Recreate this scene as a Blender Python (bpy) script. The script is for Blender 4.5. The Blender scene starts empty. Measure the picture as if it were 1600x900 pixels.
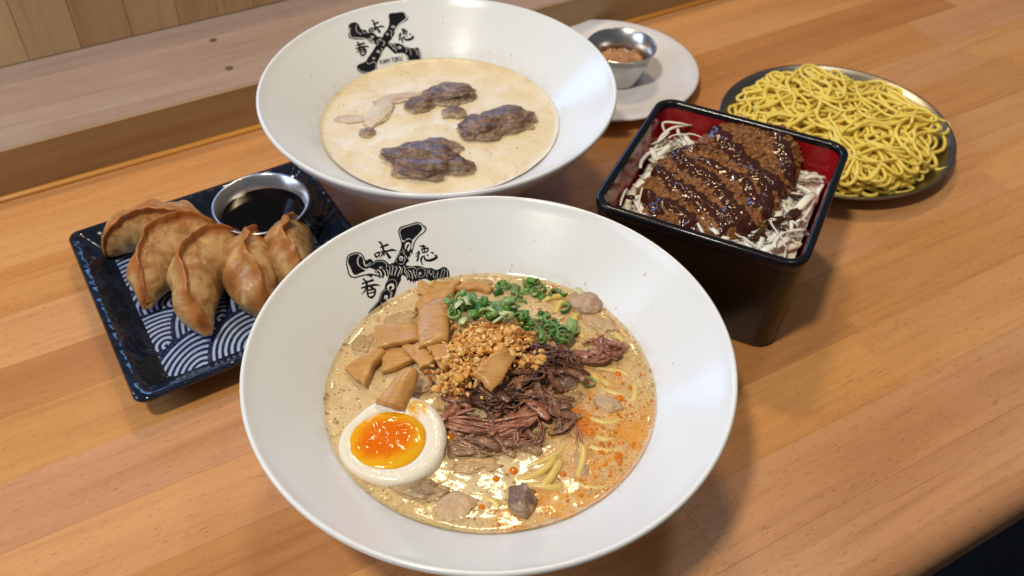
import bpy, bmesh, math, random
import numpy as np
from mathutils import Vector, Matrix, noise as mnoise
from mathutils.geometry import delaunay_2d_cdt

SC = bpy.context.scene
COL = SC.collection
rnd = random.Random(7)

# ------------------------------------------------------------------ camera
F_PX, PITCH, ROLL, CAM_H = 1460.1, 0.7773, 0.0178, 0.4257
_c, _s = math.cos(PITCH), math.sin(PITCH)
_fw = np.array([0, _c, -_s]); _up = np.array([0, _s, _c]); _rt = np.array([1.0, 0, 0])
_r2 = math.cos(ROLL) * _rt + math.sin(ROLL) * _up
_u2 = -math.sin(ROLL) * _rt + math.cos(ROLL) * _up
CAM_O = np.array([0, 0, CAM_H])
cam = bpy.data.cameras.new('camera'); camo = bpy.data.objects.new('camera', cam); COL.objects.link(camo)
camo.matrix_world = Matrix([[_r2[0], _u2[0], -_fw[0], 0], [_r2[1], _u2[1], -_fw[1], 0], [_r2[2], _u2[2], -_fw[2], CAM_H], [0, 0, 0, 1]])
cam.sensor_width = 36; cam.lens = 36 * F_PX / 1600; cam.clip_start = 0.01; cam.clip_end = 50
cam.dof.use_dof = True; cam.dof.focus_distance = 0.44; cam.dof.aperture_fstop = 14.0
SC.camera = camo

# ------------------------------------------------------------------ world, lamps, exposure
world = bpy.data.worlds.new('World'); SC.world = world; world.use_nodes = True
bg = world.node_tree.nodes['Background']
bg.inputs['Color'].default_value = (0.80, 0.86, 1.0, 1); bg.inputs['Strength'].default_value = 0.13

def area(name, loc, target, size, power, color, size_y=None, shape='RECTANGLE'):
    d = bpy.data.lights.new(name, 'AREA'); d.energy = power; d.color = color; d.shape = shape
    d.size = size
    if shape in ('RECTANGLE', 'ELLIPSE'): d.size_y = size_y or size
    o = bpy.data.objects.new(name, d); COL.objects.link(o); o.location = loc
    o.rotation_euler = (Vector(target) - Vector(loc)).to_track_quat('-Z', 'Y').to_euler()
    return o
# warm ceiling lamp beyond the bowls, warm lamp over the diner's left shoulder, cool window to the far left
area('ceiling_lamp_far', (-0.07, 1.28, 1.62), (0, 0.35, 0), 0.22, 8, (1.0, 0.75, 0.44), 0.15)
area('ceiling_lamp_near', (-0.42, -0.16, 1.60), (0.05, 0.45, 0), 0.14, 16, (1.0, 0.91, 0.75), 0.14)
area('ceiling_lamp_right', (0.62, 0.95, 1.75), (0.1, 0.45, 0), 0.2, 3, (1.0, 0.88, 0.70), 0.2)
area('window_far', (-0.60, 1.75, 0.62), (-.1, 0.5, 0), 1.2, 9, (0.22, 0.48, 1.0), 0.4)
area('window_left', (-1.45, 0.05, 0.95), (-.1, 0.5, 0), 1.0, 11, (0.60, 0.74, 1.0), 0.8)
SC.view_settings.view_transform = 'Standard'; SC.view_settings.look = 'None'
SC.view_settings.exposure = 0.0; SC.view_settings.gamma = 1.0
SC.view_settings.use_curve_mapping = False
SC.cycles.max_bounces = 8; SC.cycles.use_denoising = True
SC.cycles.sample_clamp_indirect = 6.0

# ------------------------------------------------------------------ helpers
def lin(r, g, b):
    f = lambda c: (c / 12.92 if c <= 0.04045 else ((c + 0.055) / 1.055) ** 2.4)
    return (f(r / 255), f(g / 255), f(b / 255), 1.0)

def ray(u, v):
    d = _fw + (u - 800) / F_PX * _r2 - (v - 450) / F_PX * _u2
    return d
def on_z(u, v, z):
    """the point at height z that the photograph shows at (u, v)"""
    d = ray(u, v); t = (z - CAM_H) / d[2]; p = CAM_O + d * t
    return Vector((float(p[0]), float(p[1]), float(z)))

class NT:
    """small node-tree builder"""
    def __init__(self, name):
        self.m = bpy.data.materials.new(name); self.m.use_nodes = True
        self.t = self.m.node_tree; self.n = self.t.nodes; self.b = self.n['Principled BSDF']
        self.out = self.n['Material Output']
    def link(self, a, b): self.t.links.new(a, b)
    def put(self, sock, val):
        if val is None: return
        if isinstance(val, bpy.types.NodeSocket): self.link(val, sock)
        else: sock.default_value = val
    def coord(self, kind='Object'): return self.n.new('ShaderNodeTexCoord').outputs[kind]
    def rand(self): return self.n.new('ShaderNodeObjectInfo').outputs['Random']
    def attr(self, name):
        a = self.n.new('ShaderNodeAttribute'); a.attribute_name = name; return a.outputs['Fac']
    def vmap(self, vec, scale=(1, 1, 1), loc=(0, 0, 0), rot=(0, 0, 0)):
        m = self.n.new('ShaderNodeMapping'); self.put(m.inputs['Vector'], vec)
        self.put(m.inputs['Scale'], scale); self.put(m.inputs['Location'], loc); self.put(m.inputs['Rotation'], rot)
        return m.outputs[0]
    def vadd(self, a, b):
        m = self.n.new('ShaderNodeVectorMath'); m.operation = 'ADD'; self.put(m.inputs[0], a); self.put(m.inputs[1], b); return m.outputs[0]
    def vscale(self, a, s):
        m = self.n.new('ShaderNodeVectorMath'); m.operation = 'SCALE'; self.put(m.inputs[0], a); self.put(m.inputs['Scale'], s); return m.outputs[0]
    def dist(self, a, p):
        m = self.n.new('ShaderNodeVectorMath'); m.operation = 'DISTANCE'; self.put(m.inputs[0], a); self.put(m.inputs[1], p); return m.outputs['Value']
    def noise(self, vec, scale, detail=3, rough=0.55, dist=0.0, color=False):
        m = self.n.new('ShaderNodeTexNoise'); self.put(m.inputs['Vector'], vec); m.inputs['Scale'].default_value = scale
        m.inputs['Detail'].default_value = detail; m.inputs['Roughness'].default_value = rough; m.inputs['Distortion'].default_value = dist
        return m.outputs['Color' if color else 'Fac']
    def vor(self, vec, scale, out='Distance', feature='F1', rnd_=1.0):
        m = self.n.new('ShaderNodeTexVoronoi'); m.feature = feature; self.put(m.inputs['Vector'], vec)
        m.inputs['Scale'].default_value = scale; m.inputs['Randomness'].default_value = rnd_
        return m if out is None else m.outputs[out]
    def ramp(self, fac, stops, interp='LINEAR'):
        m = self.n.new('ShaderNodeValToRGB'); self.put(m.inputs[0], fac); cr = m.color_ramp; cr.interpolation = interp
        while len(cr.elements) < len(stops): cr.elements.new(0.5)
        for e, (p, c) in zip(cr.elements, stops):
            e.position = p; e.color = c if not isinstance(c, (int, float)) else (c, c, c, 1)
        return m.outputs[0]
    def mix(self, fac, a, b, mode='MIX'):
        m = self.n.new('ShaderNodeMix'); m.data_type = 'RGBA'; m.blend_type = mode
        self.put(m.inputs[0], fac); self.put(m.inputs[6], a); self.put(m.inputs[7], b); return m.outputs[2]
    def math(self, op, a, b=None, c=None, clamp=False):
        m = self.n.new('ShaderNodeMath'); m.operation = op; m.use_clamp = clamp
        self.put(m.inputs[0], a); self.put(m.inputs[1], b); self.put(m.inputs[2], c); return m.outputs[0]
    def sstep(self, x, lo, hi):
        m = self.n.new('ShaderNodeMapRange'); m.interpolation_type = 'SMOOTHSTEP'; self.put(m.inputs[0], x)
        m.inputs[1].default_value = lo; m.inputs[2].default_value = hi; return m.outputs[0]
    def bump(self, h, strength=0.3, dist=0.001, normal=None):
        m = self.n.new('ShaderNodeBump'); m.inputs['Strength'].default_value = strength; m.inputs['Distance'].default_value = dist
        self.put(m.inputs['Height'], h); self.put(m.inputs['Normal'], normal); return m.outputs[0]
    def film(self, c, z0, colr, hi=.0022, amt=.8):
        # broth clinging to whatever rises out of it
        g = self.n.new('ShaderNodeNewGeometry').outputs['Position']
        z = self.math('ADD', self.sep(g)[2], self.math('MULTIPLY', self.math('SUBTRACT', self.noise(g, 420, 3), .5), .0022))
        return self.mix(self.math('MULTIPLY', self.sstep(z, z0 + hi, z0 + hi * .08), amt), c, colr)
    def sep(self, v):
        m = self.n.new('ShaderNodeSeparateXYZ'); self.put(m.inputs[0], v); return m.outputs
    def veil(self, color, alpha, normal, rough):
        # cloudy liquid seen from above: a thin skin that lets what lies just below show through, with a wet gloss
        p = self.b; self.put(p.inputs['Base Color'], color); p.inputs['Specular IOR Level'].default_value = 0; p.inputs['Roughness'].default_value = .8
        tr = self.n.new('ShaderNodeBsdfTransparent'); m1 = self.n.new('ShaderNodeMixShader'); self.put(m1.inputs[0], alpha); self.link(tr.outputs[0], m1.inputs[1]); self.link(p.outputs[0], m1.inputs[2])
        g = self.n.new('ShaderNodeBsdfGlossy'); g.inputs['Roughness'].default_value = rough; self.put(g.inputs['Normal'], normal)
        fr = self.n.new('ShaderNodeFresnel'); fr.inputs['IOR'].default_value = 1.42; self.put(fr.inputs['Normal'], normal)
        m2 = self.n.new('ShaderNodeMixShader'); self.link(fr.outputs[0], m2.inputs[0]); self.link(m1.outputs[0], m2.inputs[1]); self.link(g.outputs[0], m2.inputs[2])
        self.link(m2.outputs[0], self.out.inputs['Surface']); return self.m
    def done(self, color=None, rough=None, normal=None, metal=None, spec=None, coat=None, coat_rough=None, sss=None, sss_r=None, sss_s=None):
        i = self.b.inputs
        self.put(i['Base Color'], color); self.put(i['Roughness'], rough); self.put(i['Normal'], normal); self.put(i['Metallic'], metal)
        self.put(i['Specular IOR Level'], spec); self.put(i['Coat Weight'], coat); self.put(i['Coat Roughness'], coat_rough)
        if sss is not None:
            i['Subsurface Weight'].default_value = sss; i['Subsurface Radius'].default_value = sss_r or (1, .5, .25)
            i['Subsurface Scale'].default_value = sss_s or 0.003
        return self.m

def mesh_obj(name, verts, faces, mat=None, parent=None, smooth=True, loc=None, attrs=None):
    me = bpy.data.meshes.new(name)
    me.from_pydata([tuple(map(float, v)) for v in verts], [], [tuple(int(i) for i in f) for f in faces]); me.update()
    if smooth: me.polygons.foreach_set('use_smooth', [True] * len(me.polygons))
    if attrs:
        for k, vals in attrs.items():
            a = me.attributes.new(k, 'FLOAT', 'POINT'); a.data.foreach_set('value', np.asarray(vals, dtype=np.float32))
    if mat: me.materials.append(mat)
    o = bpy.data.objects.new(name, me); COL.objects.link(o)
    if loc is not None: o.location = loc
    if parent: o.parent = parent
    return o

def fix_normals(o):
    bm = bmesh.new(); bm.from_mesh(o.data); bmesh.ops.recalc_face_normals(bm, faces=bm.faces); bm.to_mesh(o.data); bm.free()
    return o
def empty(name, loc=(0, 0, 0), rz=0.0):
    o = bpy.data.objects.new(name, None); COL.objects.link(o); o.location = loc; o.rotation_euler = (0, 0, rz); o.empty_display_size = 0.02
    return o
def tag(o, label=None, cat=None, group=None, kind=None):
    if label: o['label'] = label
    if cat: o['category'] = cat
    if group: o['group'] = group
    if kind: o['kind'] = kind
    return o

def lathe(profile, n=96, closed=False):
    V, Fc = [], []
    for (r, z) in profile:
        for k in range(n):
            a = 2 * math.pi * k / n; V.append((r * math.cos(a), r * math.sin(a), z))
    m = len(profile)
    for i in range(m - 1):
        for k in range(n):
            k2 = (k + 1) % n; Fc.append((i * n + k, i * n + k2, (i + 1) * n + k2, (i + 1) * n + k))
    return V, Fc

def catmull(P, n):
    """n points along a smooth curve through P"""
    P = [Vector(p) for p in P]
    if len(P) == 2: return [P[0].lerp(P[1], i / (n - 1)) for i in range(n)]
    Q = [2 * P[0] - P[1]] + P + [2 * P[-1] - P[-2]]
    out = []
    for i in range(n):
        t = i / (n - 1) * (len(P) - 1); k = min(int(t), len(P) - 2); f = t - k
        a, b, c, d = Q[k], Q[k + 1], Q[k + 2], Q[k + 3]
        out.append(0.5 * ((2 * b) + (c - a) * f + (2 * a - 5 * b + 4 * c - d) * f * f + (3 * b - a - 3 * c + d) * f ** 3))
    return out

def tube_geo(pts, radii, ns=7, flat=1.0, twist=0.0, V=None, Fc=None):
    """add a capped tube to V, Fc; flat < 1 squashes it along the local binormal"""
    V = [] if V is None else V; Fc = [] if Fc is None else Fc
    base = len(V); n = len(pts); ref = Vector((0, 0, 1))
    for i, p in enumerate(pts):
        t = (pts[min(i + 1, n - 1)] - pts[max(i - 1, 0)])
        if t.length < 1e-9: t = Vector((1, 0, 0))
        t.normalize(); side = t.cross(ref)
        if side.length < 1e-3: side = t.cross(Vector((0, 1, 0)))
        side.normalize(); nb = side.cross(t)
        r = radii[i] if hasattr(radii, '__len__') else radii
        for k in range(ns):
            a = 2 * math.pi * k / ns + twist * i
            ca, sa = math.cos(a), math.sin(a) * flat
            V.append(tuple(p + side * (ca * r) + nb * (sa * r)))
    for i in range(n - 1):
        for k in range(ns):
            k2 = (k + 1) % ns; Fc.append((base + i * ns + k, base + i * ns + k2, base + (i + 1) * ns + k2, base + (i + 1) * ns + k))
    Fc.append(tuple(base + k for k in range(ns))[::-1]); Fc.append(tuple(base + (n - 1) * ns + k for k in range(ns)))
    return V, Fc

_ico = {}
def ico(level):
    if level not in _ico:
        bm = bmesh.new(); bmesh.ops.create_icosphere(bm, subdivisions=level, radius=1.0); bm.verts.ensure_lookup_table()
        _ico[level] = ([v.co.copy() for v in bm.verts], [[v.index for v in f.verts] for f in bm.faces]); bm.free()
    return _ico[level]

def chunk(name, center, radii, rz, mat, amp=0.25, freq=1.6, seed=0, level=4, stretch=(1, 1, 1), fine=0.05, parent=None, tilt=(0, 0)):
    """an irregular lump; amp and freq are relative to its radii"""
    Vs, Fs = ico(level); off = Vector((seed * 7.3, seed * 3.1, seed * 1.7)); V = []
    R = Matrix.Rotation(rz, 3, 'Z') @ Matrix.Rotation(tilt[0], 3, 'X') @ Matrix.Rotation(tilt[1], 3, 'Y')
    for v in Vs:
        q = Vector((v.x * stretch[0], v.y * stretch[1], v.z * stretch[2])) * freq + off
        d = 1 + amp * mnoise.fractal(q, 0.9, 2.1, 3) + fine * mnoise.fractal(q * 4.5, 0.8, 2.0, 2)
        d -= amp * 0.55 * max(0, 0.25 - abs(mnoise.noise(q * 0.9 + Vector((9, 4, 2))))) * 2
        V.append(R @ Vector((v.x * radii[0] * d, v.y * radii[1] * d, v.z * radii[2] * d)))
    return mesh_obj(name, V, Fs, mat, parent, True, center)

# ------------------------------------------------------------------ materials
def wood_mat(name, c1, c2, c3, rough=0.42, dark=0.55, pores=1.0, coat=0.0):
    t = NT(name); r = t.rand(); co = t.vadd(t.coord(), t.vscale(t.vadd((3.7, 9.1, 5.3), (0, 0, 0)), t.math('MULTIPLY', r, 7.0)))
    tint = t.ramp(r, [(0.0, c1), (0.5, c2), (1.0, c3)])
    # broad growth figure, elongated along the grain (local x)
    g = t.noise(t.vmap(co, (2.2, 26, 26)), 1.0, 4, 0.6, 0.6)
    g2 = t.noise(t.vmap(co, (9, 260, 120)), 1.0, 3, 0.6, 0.2)
    big = t.noise(t.vmap(co, (7, 11, 8)), 1.0, 3, 0.6, 0.8)
    c = t.mix(t.math('MULTIPLY', t.sstep(g, 0.38, 0.72), 0.42), tint, t.mix(1.0, tint, (dark + .1, dark - .06, dark - .16, 1), 'MULTIPLY'))
    c = t.mix(t.math('MULTIPLY', t.sstep(g2, 0.45, 0.74), 0.42), c, t.mix(1.0, c, (0.70, 0.62, 0.52, 1), 'MULTIPLY'))
    c = t.mix(t.math('MULTIPLY', t.sstep(big, 0.5, 0.8), 0.35), c, t.mix(1.0, c, (0.86, 0.70, 0.52, 1), 'MULTIPLY'))
    # short dark flecks of the wood rays
    fl = t.noise(t.vmap(co, (190, 1500, 800)), 1.0, 1, 0.5)
    flm = t.math('MULTIPLY', t.sstep(fl, 0.63, 0.76), 0.55 * pores)
    c = t.mix(flm, c, t.mix(1.0, c, (0.38, 0.27, 0.20, 1), 'MULTIPLY'))
    # long thin cracks and scratches
    sc = t.noise(t.vmap(co, (14, 620, 300)), 1.0, 2, 0.5, 0.3)
    scm = t.math('MULTIPLY', t.sstep(sc, 0.72, 0.80), 0.6 * pores)
    c = t.mix(scm, c, t.mix(1.0, c, (0.45, 0.30, 0.20, 1), 'MULTIPLY'))
    stain = t.noise(t.vmap(co, (38, 46, 40)), 1.0, 4, 0.7, 1.0)
    c = t.mix(t.math('MULTIPLY', t.sstep(stain, 0.66, 0.8), 0.25 * pores), c, (0.16, 0.075, 0.035, 1))
    h = t.math('SUBTRACT', t.math('MULTIPLY', g2, 0.6), t.math('ADD', t.math('MULTIPLY', flm, 0.8), scm))
    rg = t.math('ADD', t.math('MULTIPLY', stain, 0.2), rough - 0.1)
    return t.done(c, rg, t.bump(h, 0.22, 0.0006), spec=0.5, coat=coat, coat_rough=0.3)

M = {}
M['table'] = wood_mat('beech_counter', lin(196, 136, 80), lin(220, 160, 95), lin(208, 154, 112), 0.30)
M['ledge_face'] = wood_mat('olive_brown_board', lin(164, 134, 94), lin(166, 136, 96), lin(162, 132, 92), 0.5, pores=.4)
M['ledge_top'] = wood_mat('pale_fir_board', lin(172, 150, 138), lin(174, 152, 140), lin(168, 146, 132), 0.36, pores=.4)
M['bead'] = wood_mat('honey_bead', lin(214, 148, 62), lin(216, 150, 64), lin(210, 146, 60), 0.35, pores=.2)
M['wall'] = wood_mat('maple_wall', lin(178, 142, 104), lin(208, 178, 136), lin(228, 202, 160), 0.45, pores=.5)

def m_porcelain():
    t = NT('white_porcelain'); co = t.coord()
    b = t.noise(co, 90, 3, 0.6); st = t.noise(t.vmap(co, (60, 60, 900)), 1.0, 2)
    sm = t.noise(co, 32, 5, 0.7, 0.6)
    c = t.mix(t.math('MULTIPLY', t.sstep(sm, 0.6, 0.8), 0.10), (0.80, 0.805, 0.785, 1), (0.70, 0.68, 0.62, 1))
    sp = t.noise(co, 520, 1); c = t.mix(t.math('MULTIPLY', t.sstep(sp, 0.80, 0.83), 0.5), c, (0.45, 0.38, 0.28, 1))
    zz = t.math('ADD', t.sep(co)[2], t.math('MULTIPLY', t.math('SUBTRACT', t.noise(co, 70, 4, .65), .5), .010))
    tide = t.math('MULTIPLY', t.math('MULTIPLY', t.sstep(zz, .0595, .0555), t.sstep(t.noise(co, 150, 4, .7), .40, .62)), .22)
    c = t.mix(tide, c, (.60, .50, .34, 1))
    return t.done(c, t.math('ADD', 0.13, t.math('MULTIPLY', sm, 0.12)), t.bump(t.math('ADD', b, t.math('MULTIPLY', st, .35)), 0.05, 0.001), spec=0.5)
M['porcelain'] = m_porcelain()
M['white_plate'] = NT('white_melamine').done(lin(226, 224, 228), 0.28)
def m_ink():
    t = NT('black_print'); return t.done((0.008, 0.008, 0.010, 1), 0.22)
M['ink'] = m_ink()
def m_steel(name, c=(0.62, 0.61, 0.59, 1), rough=0.22):
    t = NT(name); co = t.coord(); n = t.noise(t.vmap(co, (1, 1, 30)), 60, 3)
    sc = t.noise(t.vmap(co, (40, 900, 900)), 1.0, 2)
    return t.done(c, t.math('ADD', rough - .05, t.math('MULTIPLY', n, 0.14)), t.bump(sc, 0.04, 0.0004), metal=1.0)
M['steel'] = m_steel('stainless_steel')
M['steel_plate'] = m_steel('worn_steel_plate', (0.30, 0.275, 0.23, 1), 0.27)
def m_soy():
    t = NT('soy_sauce'); return t.done((0.003, 0.0015, 0.001, 1), 0.06, spec=0.25)
M['soy'] = m_soy()

def m_broth_front(cx, cy, alpha=None):
    t = NT('pork_broth_with_chilli_oil'); co = t.coord()
    L = lambda u, v: tuple(on_z(u, v, 0.0535) - Vector((cx, cy, 0.0535)))
    warp = t.vadd(co, t.vscale(t.noise(co, 120, 3, color=True), 0.006))
    n1 = t.noise(warp, 55, 4, 0.6, 0.5); n2 = t.noise(co, 210, 3)
    c = t.mix(t.sstep(n1, 0.35, 0.7), lin(230, 200, 144), lin(244, 222, 178))
    c = t.mix(t.math('MULTIPLY', t.sstep(n2, 0.5, 0.8), 0.4), c, lin(226, 192, 130))
    # olive tint along the lower left, milky patch on the left
    ol = t.math('MULTIPLY', t.sstep(t.dist(co, L(600, 800)), 0.055, 0.012), 0.55)
    c = t.mix(ol, c, lin(228, 200, 130))
    # fat eyes of several sizes
    h = 0.0
    for sc_, lo, hi, amt, colr in ((240, .16, .36, .9, lin(168, 124, 60)), (420, .14, .36, .9, lin(160, 116, 56)), (800, .16, .36, .8, lin(170, 126, 68))):
        v = t.vor(warp if sc_ < 300 else co, sc_, None); rad = t.math('MULTIPLY', t.sep(v.outputs['Color'])[0], hi)
        edge = t.math('SUBTRACT', v.outputs['Distance'], rad)
        m = t.math('MULTIPLY', t.sstep(edge, 0.06, -0.02), amt)
        ring = t.math('MULTIPLY', t.sstep(t.math('ABSOLUTE', edge), 0.07, 0.0), 0.45)
        dens = t.sstep(t.noise(co, 38 + sc_ * .02, 2), 0.36, 0.52)
        c = t.mix(t.math('MULTIPLY', m, dens), c, colr)
        c = t.mix(t.math('MULTIPLY', ring, dens), c, lin(252, 238, 206))
        h = t.math('ADD', t.math('MULTIPLY', t.math('MULTIPLY', m, dens), 0.5), h)
    # chilli oil: pooled beside the meat and along the right wall, broken into droplets elsewhere
    pool = None
    for (u, v, r0) in ((905, 655, .015), (870, 640, .013), (985, 680, .022), (965, 745, .026), (890, 795, .022), (940, 600, .014), (800, 812, .010)):
        d = t.sstep(t.dist(co, L(u, v)), r0 * 1.6, r0 * .2)
        pool = d if pool is None else t.math('MAXIMUM', pool, d)
    on = t.noise(warp, 105, 5, 0.7, 0.8)
    om = t.math('MULTIPLY', pool, t.sstep(on, 0.30, 0.62))
    c = t.mix(t.math('MULTIPLY', om, 0.86), c, lin(240, 158, 34))
    core = t.math('MULTIPLY', t.sstep(t.dist(co, L(900, 655)), .017, .004), t.sstep(on, 0.33, 0.55))
    c = t.mix(t.math('MULTIPLY', core, 0.9), c, lin(228, 116, 2))
    zone = t.math('MAXIMUM', pool, t.math('MULTIPLY', t.sstep(t.sep(co)[0], 0.0, 0.045), 0.75))
    for sc_, hi, p in ((330, .36, .95), (620, .40, .95), (1150, .42, .9)):
        v = t.vor(t.vadd(co, (.31, .17, 0)), sc_, None); s = t.sep(v.outputs['Color'])
        rad = t.math('MULTIPLY', t.math('POWER', s[1], 1.6), hi)
        m = t.sstep(t.math('SUBTRACT', v.outputs['Distance'], rad), 0.05, -0.03)
        m = t.math('MULTIPLY', m, t.sstep(zone, 0.12, 0.5)); c = t.mix(t.math('MULTIPLY', m, p), c, t.mix(s[2], lin(206, 104, 2), lin(230, 152, 16)))
    sp = t.vor(co, 150, None); spk = t.math('MULTIPLY', t.sstep(sp.outputs['Distance'], .07, .04), t.math('GREATER_THAN', t.sep(sp.outputs['Color'])[0], .7))
    c = t.mix(spk, c, lin(70, 40, 22))
    hb = t.math('ADD', h, t.math('MULTIPLY', t.noise(co, 360, 2), 0.22))
    nrm = t.bump(hb, 0.16, 0.0008)
    nrm = t.bump(t.noise(co, 110, 2, .5, .6), 0.13, 0.0020, nrm)
    if alpha is None: return t.done(c, .6, None, spec=0)
    al = t.math('ADD', alpha - .12, t.math('MULTIPLY', t.sstep(t.noise(co, 95, 3), .35, .65), .26)); al = t.math('MAXIMUM', al, t.math('MULTIPLY', om, .8))
    return t.veil(c, al, nrm, .07)

def m_depth(name, c1, c2, alpha, oil=None):
    t = NT(name); co = t.coord(); c = t.mix(t.noise(co, 60, 3), c1, c2)
    if oil: c = t.mix(t.math('MULTIPLY', t.sstep(t.dist(co, oil), .05, .015), .6), c, lin(228, 156, 50))
    if alpha is None: return t.done(c, .6, None, spec=0)
    p = t.b; t.put(p.inputs['Base Color'], c); p.inputs['Specular IOR Level'].default_value = 0; p.inputs['Roughness'].default_value = .8; p.inputs['Alpha'].default_value = alpha
    return t.m
def m_broth_rear(alpha=None):
    t = NT('milky_broth'); co = t.coord(); n1 = t.noise(co, 42, 4, 0.6, 0.7); n2 = t.noise(co, 230, 4, 0.65)
    c = t.mix(t.sstep(n1, 0.35, 0.7), lin(236, 220, 186), lin(228, 206, 162))
    c = t.mix(t.math('MULTIPLY', t.sstep(n2, 0.55, 0.74), t.math('MULTIPLY', t.sstep(n1, .4, .65), 0.75)), c, lin(196, 150, 86))
    sp = t.vor(co, 130, None); spk = t.math('MULTIPLY', t.sstep(sp.outputs['Distance'], .10, .05), t.math('GREATER_THAN', t.sep(sp.outputs['Color'])[0], .72))
    c = t.mix(spk, c, lin(120, 84, 56))
    v2 = t.vor(co, 520, None); m2 = t.math('MULTIPLY', t.sstep(t.math('SUBTRACT', v2.outputs['Distance'], t.math('MULTIPLY', t.sep(v2.outputs['Color'])[0], .38)), .06, -.04), t.sstep(t.noise(co, 60, 3), .42, .6))
    c = t.mix(t.math('MULTIPLY', m2, .5), c, lin(196, 158, 100))
    nrm = t.bump(t.math('ADD', t.noise(co, 90, 2), t.math('MULTIPLY', n2, .3)), 0.07, 0.0012)
    if alpha is None: return t.done(c, .30, nrm, sss=.3, sss_r=(1, .8, .5), sss_s=.004)
    return t.veil(c, t.math('ADD', alpha - .1, t.math('MULTIPLY', n1, .2)), nrm, .12)

def m_meat(name, a, b, c3, rough=0.30, sc=1.0, streak=(1, 1, 1), film=None):
    t = NT(name); r = t.rand(); co = t.vadd(t.coord(), t.vscale((5.1, 2.7, 3.3), r))
    n = t.noise(t.vmap(co, streak), 110 * sc, 4, 0.65, 0.6); n2 = t.noise(co, 420 * sc, 3, 0.6)
    c = t.ramp(n, [(0.28, a), (0.52, b), (0.74, c3)])
    c = t.mix(t.math('MULTIPLY', t.sstep(n2, .5, .75), .45), c, a)
    if film: c = t.film(c, *film)
    return t.done(c, t.math('ADD', rough - .1, t.math('MULTIPLY', n2, .25)), t.bump(t.math('ADD', n, n2), 0.55, 0.0009), spec=0.55, sss=.12, sss_r=(1, .35, .25), sss_s=.002)
FILM_F = (.0535, lin(206, 172, 118), .0036, .7); FILM_R = (.0517, lin(226, 202, 164), .0040, .6)
M['beef'] = m_meat('braised_beef', lin(88, 56, 40), lin(138, 95, 70), lin(182, 138, 106), .16, film=FILM_F)
M['beef_red'] = m_meat('pinkish_beef', lin(112, 62, 44), lin(162, 102, 76), lin(190, 142, 112), .16, film=FILM_F)
M['beef_dark'] = m_meat('dark_beef', lin(70, 42, 30), lin(116, 76, 56), lin(164, 118, 90), .16, film=FILM_F)
M['pork'] = m_meat('simmered_pork', lin(78, 56, 42), lin(126, 98, 78), lin(176, 150, 126), film=FILM_F)
M['pork_pale'] = m_meat('pale_simmered_meat', lin(150, 118, 96), lin(178, 146, 122), lin(206, 182, 156), film=FILM_F)
M['pork_rear'] = m_meat('boiled_pork', lin(60, 40, 28), lin(108, 78, 58), lin(164, 134, 108), .28, film=FILM_R)
M['pale_rear'] = m_meat('boiled_pale_pork', lin(160, 130, 116), lin(190, 164, 144), lin(212, 190, 168), film=FILM_R)
M['fat'] = m_meat('pale_fat', lin(176, 156, 128), lin(206, 190, 164), lin(222, 208, 186), film=FILM_R)

def m_noodle(name, a, b, film=None):
    t = NT(name); r = t.rand(); n = t.noise(t.coord(), 160, 3)
    c = t.mix(n, a, b); c = t.mix(t.math('MULTIPLY', r, .5), c, t.mix(1.0, c, (.96, .92, .80, 1), 'MULTIPLY'))
    if film: c = t.film(c, *film)
    return t.done(c, 0.28, t.bump(n, .12, .001), spec=.5, sss=.3, sss_r=(1, .75, .25), sss_s=.003)
M['noodle'] = m_noodle('egg_noodle', lin(248, 214, 84), lin(252, 228, 122))
M['noodle_soup'] = m_noodle('noodle_in_soup', lin(216, 182, 88), lin(228, 200, 120), (.0535, lin(216, 186, 124), .0018, .45))

def m_menma():
    t = NT('bamboo_shoot'); r = t.rand(); co = t.vadd(t.coord('Generated'), t.vscale((5, 3, 7), r))
    g = t.noise(t.vmap(co, (2.0, 28, 4)), 1.0, 3, .6, .3); b = t.noise(co, 3.0, 3)
    c = t.mix(b, lin(184, 130, 64), lin(212, 162, 94)); c = t.mix(t.math('MULTIPLY', t.sstep(g, .48, .68), .5), c, lin(150, 98, 46))
    return t.done(c, .26, t.bump(g, .35, .0008), sss=.3, sss_r=(1, .6, .25), sss_s=.004)
M['menma'] = m_menma()
def m_scallion():
    t = NT('scallion'); r = t.rand(); n = t.noise(t.coord(), 240, 2); f = t.attr('pale')
    c = t.ramp(t.math('ADD', t.math('MULTIPLY', r, .7), t.math('MULTIPLY', n, .3)), [(0.0, lin(30, 76, 26)), (.4, lin(60, 112, 40)), (.72, lin(104, 148, 62)), (1.0, lin(172, 198, 124))])
    c = t.mix(f, c, lin(206, 214, 158))
    return t.done(c, .28, t.bump(n, .2, .0006), sss=.25, sss_r=(.5, 1, .3), sss_s=.002)
M['scallion'] = m_scallion()
def m_garlic():
    t = NT('fried_garlic'); co = t.coord(); n = t.noise(co, 700, 2); v = t.attr('tone')
    c = t.ramp(v, [(0, lin(186, 116, 44)), (.3, lin(218, 156, 72)), (.65, lin(234, 186, 104)), (1, lin(242, 212, 148))])
    c = t.mix(t.math('MULTIPLY', n, .5), c, t.mix(1.0, c, (.9, .76, .55, 1), 'MULTIPLY'))
    return t.done(c, .45, t.bump(n, .4, .0006), sss=.15, sss_r=(1, .6, .3), sss_s=.002)
M['garlic'] = m_garlic()
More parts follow.
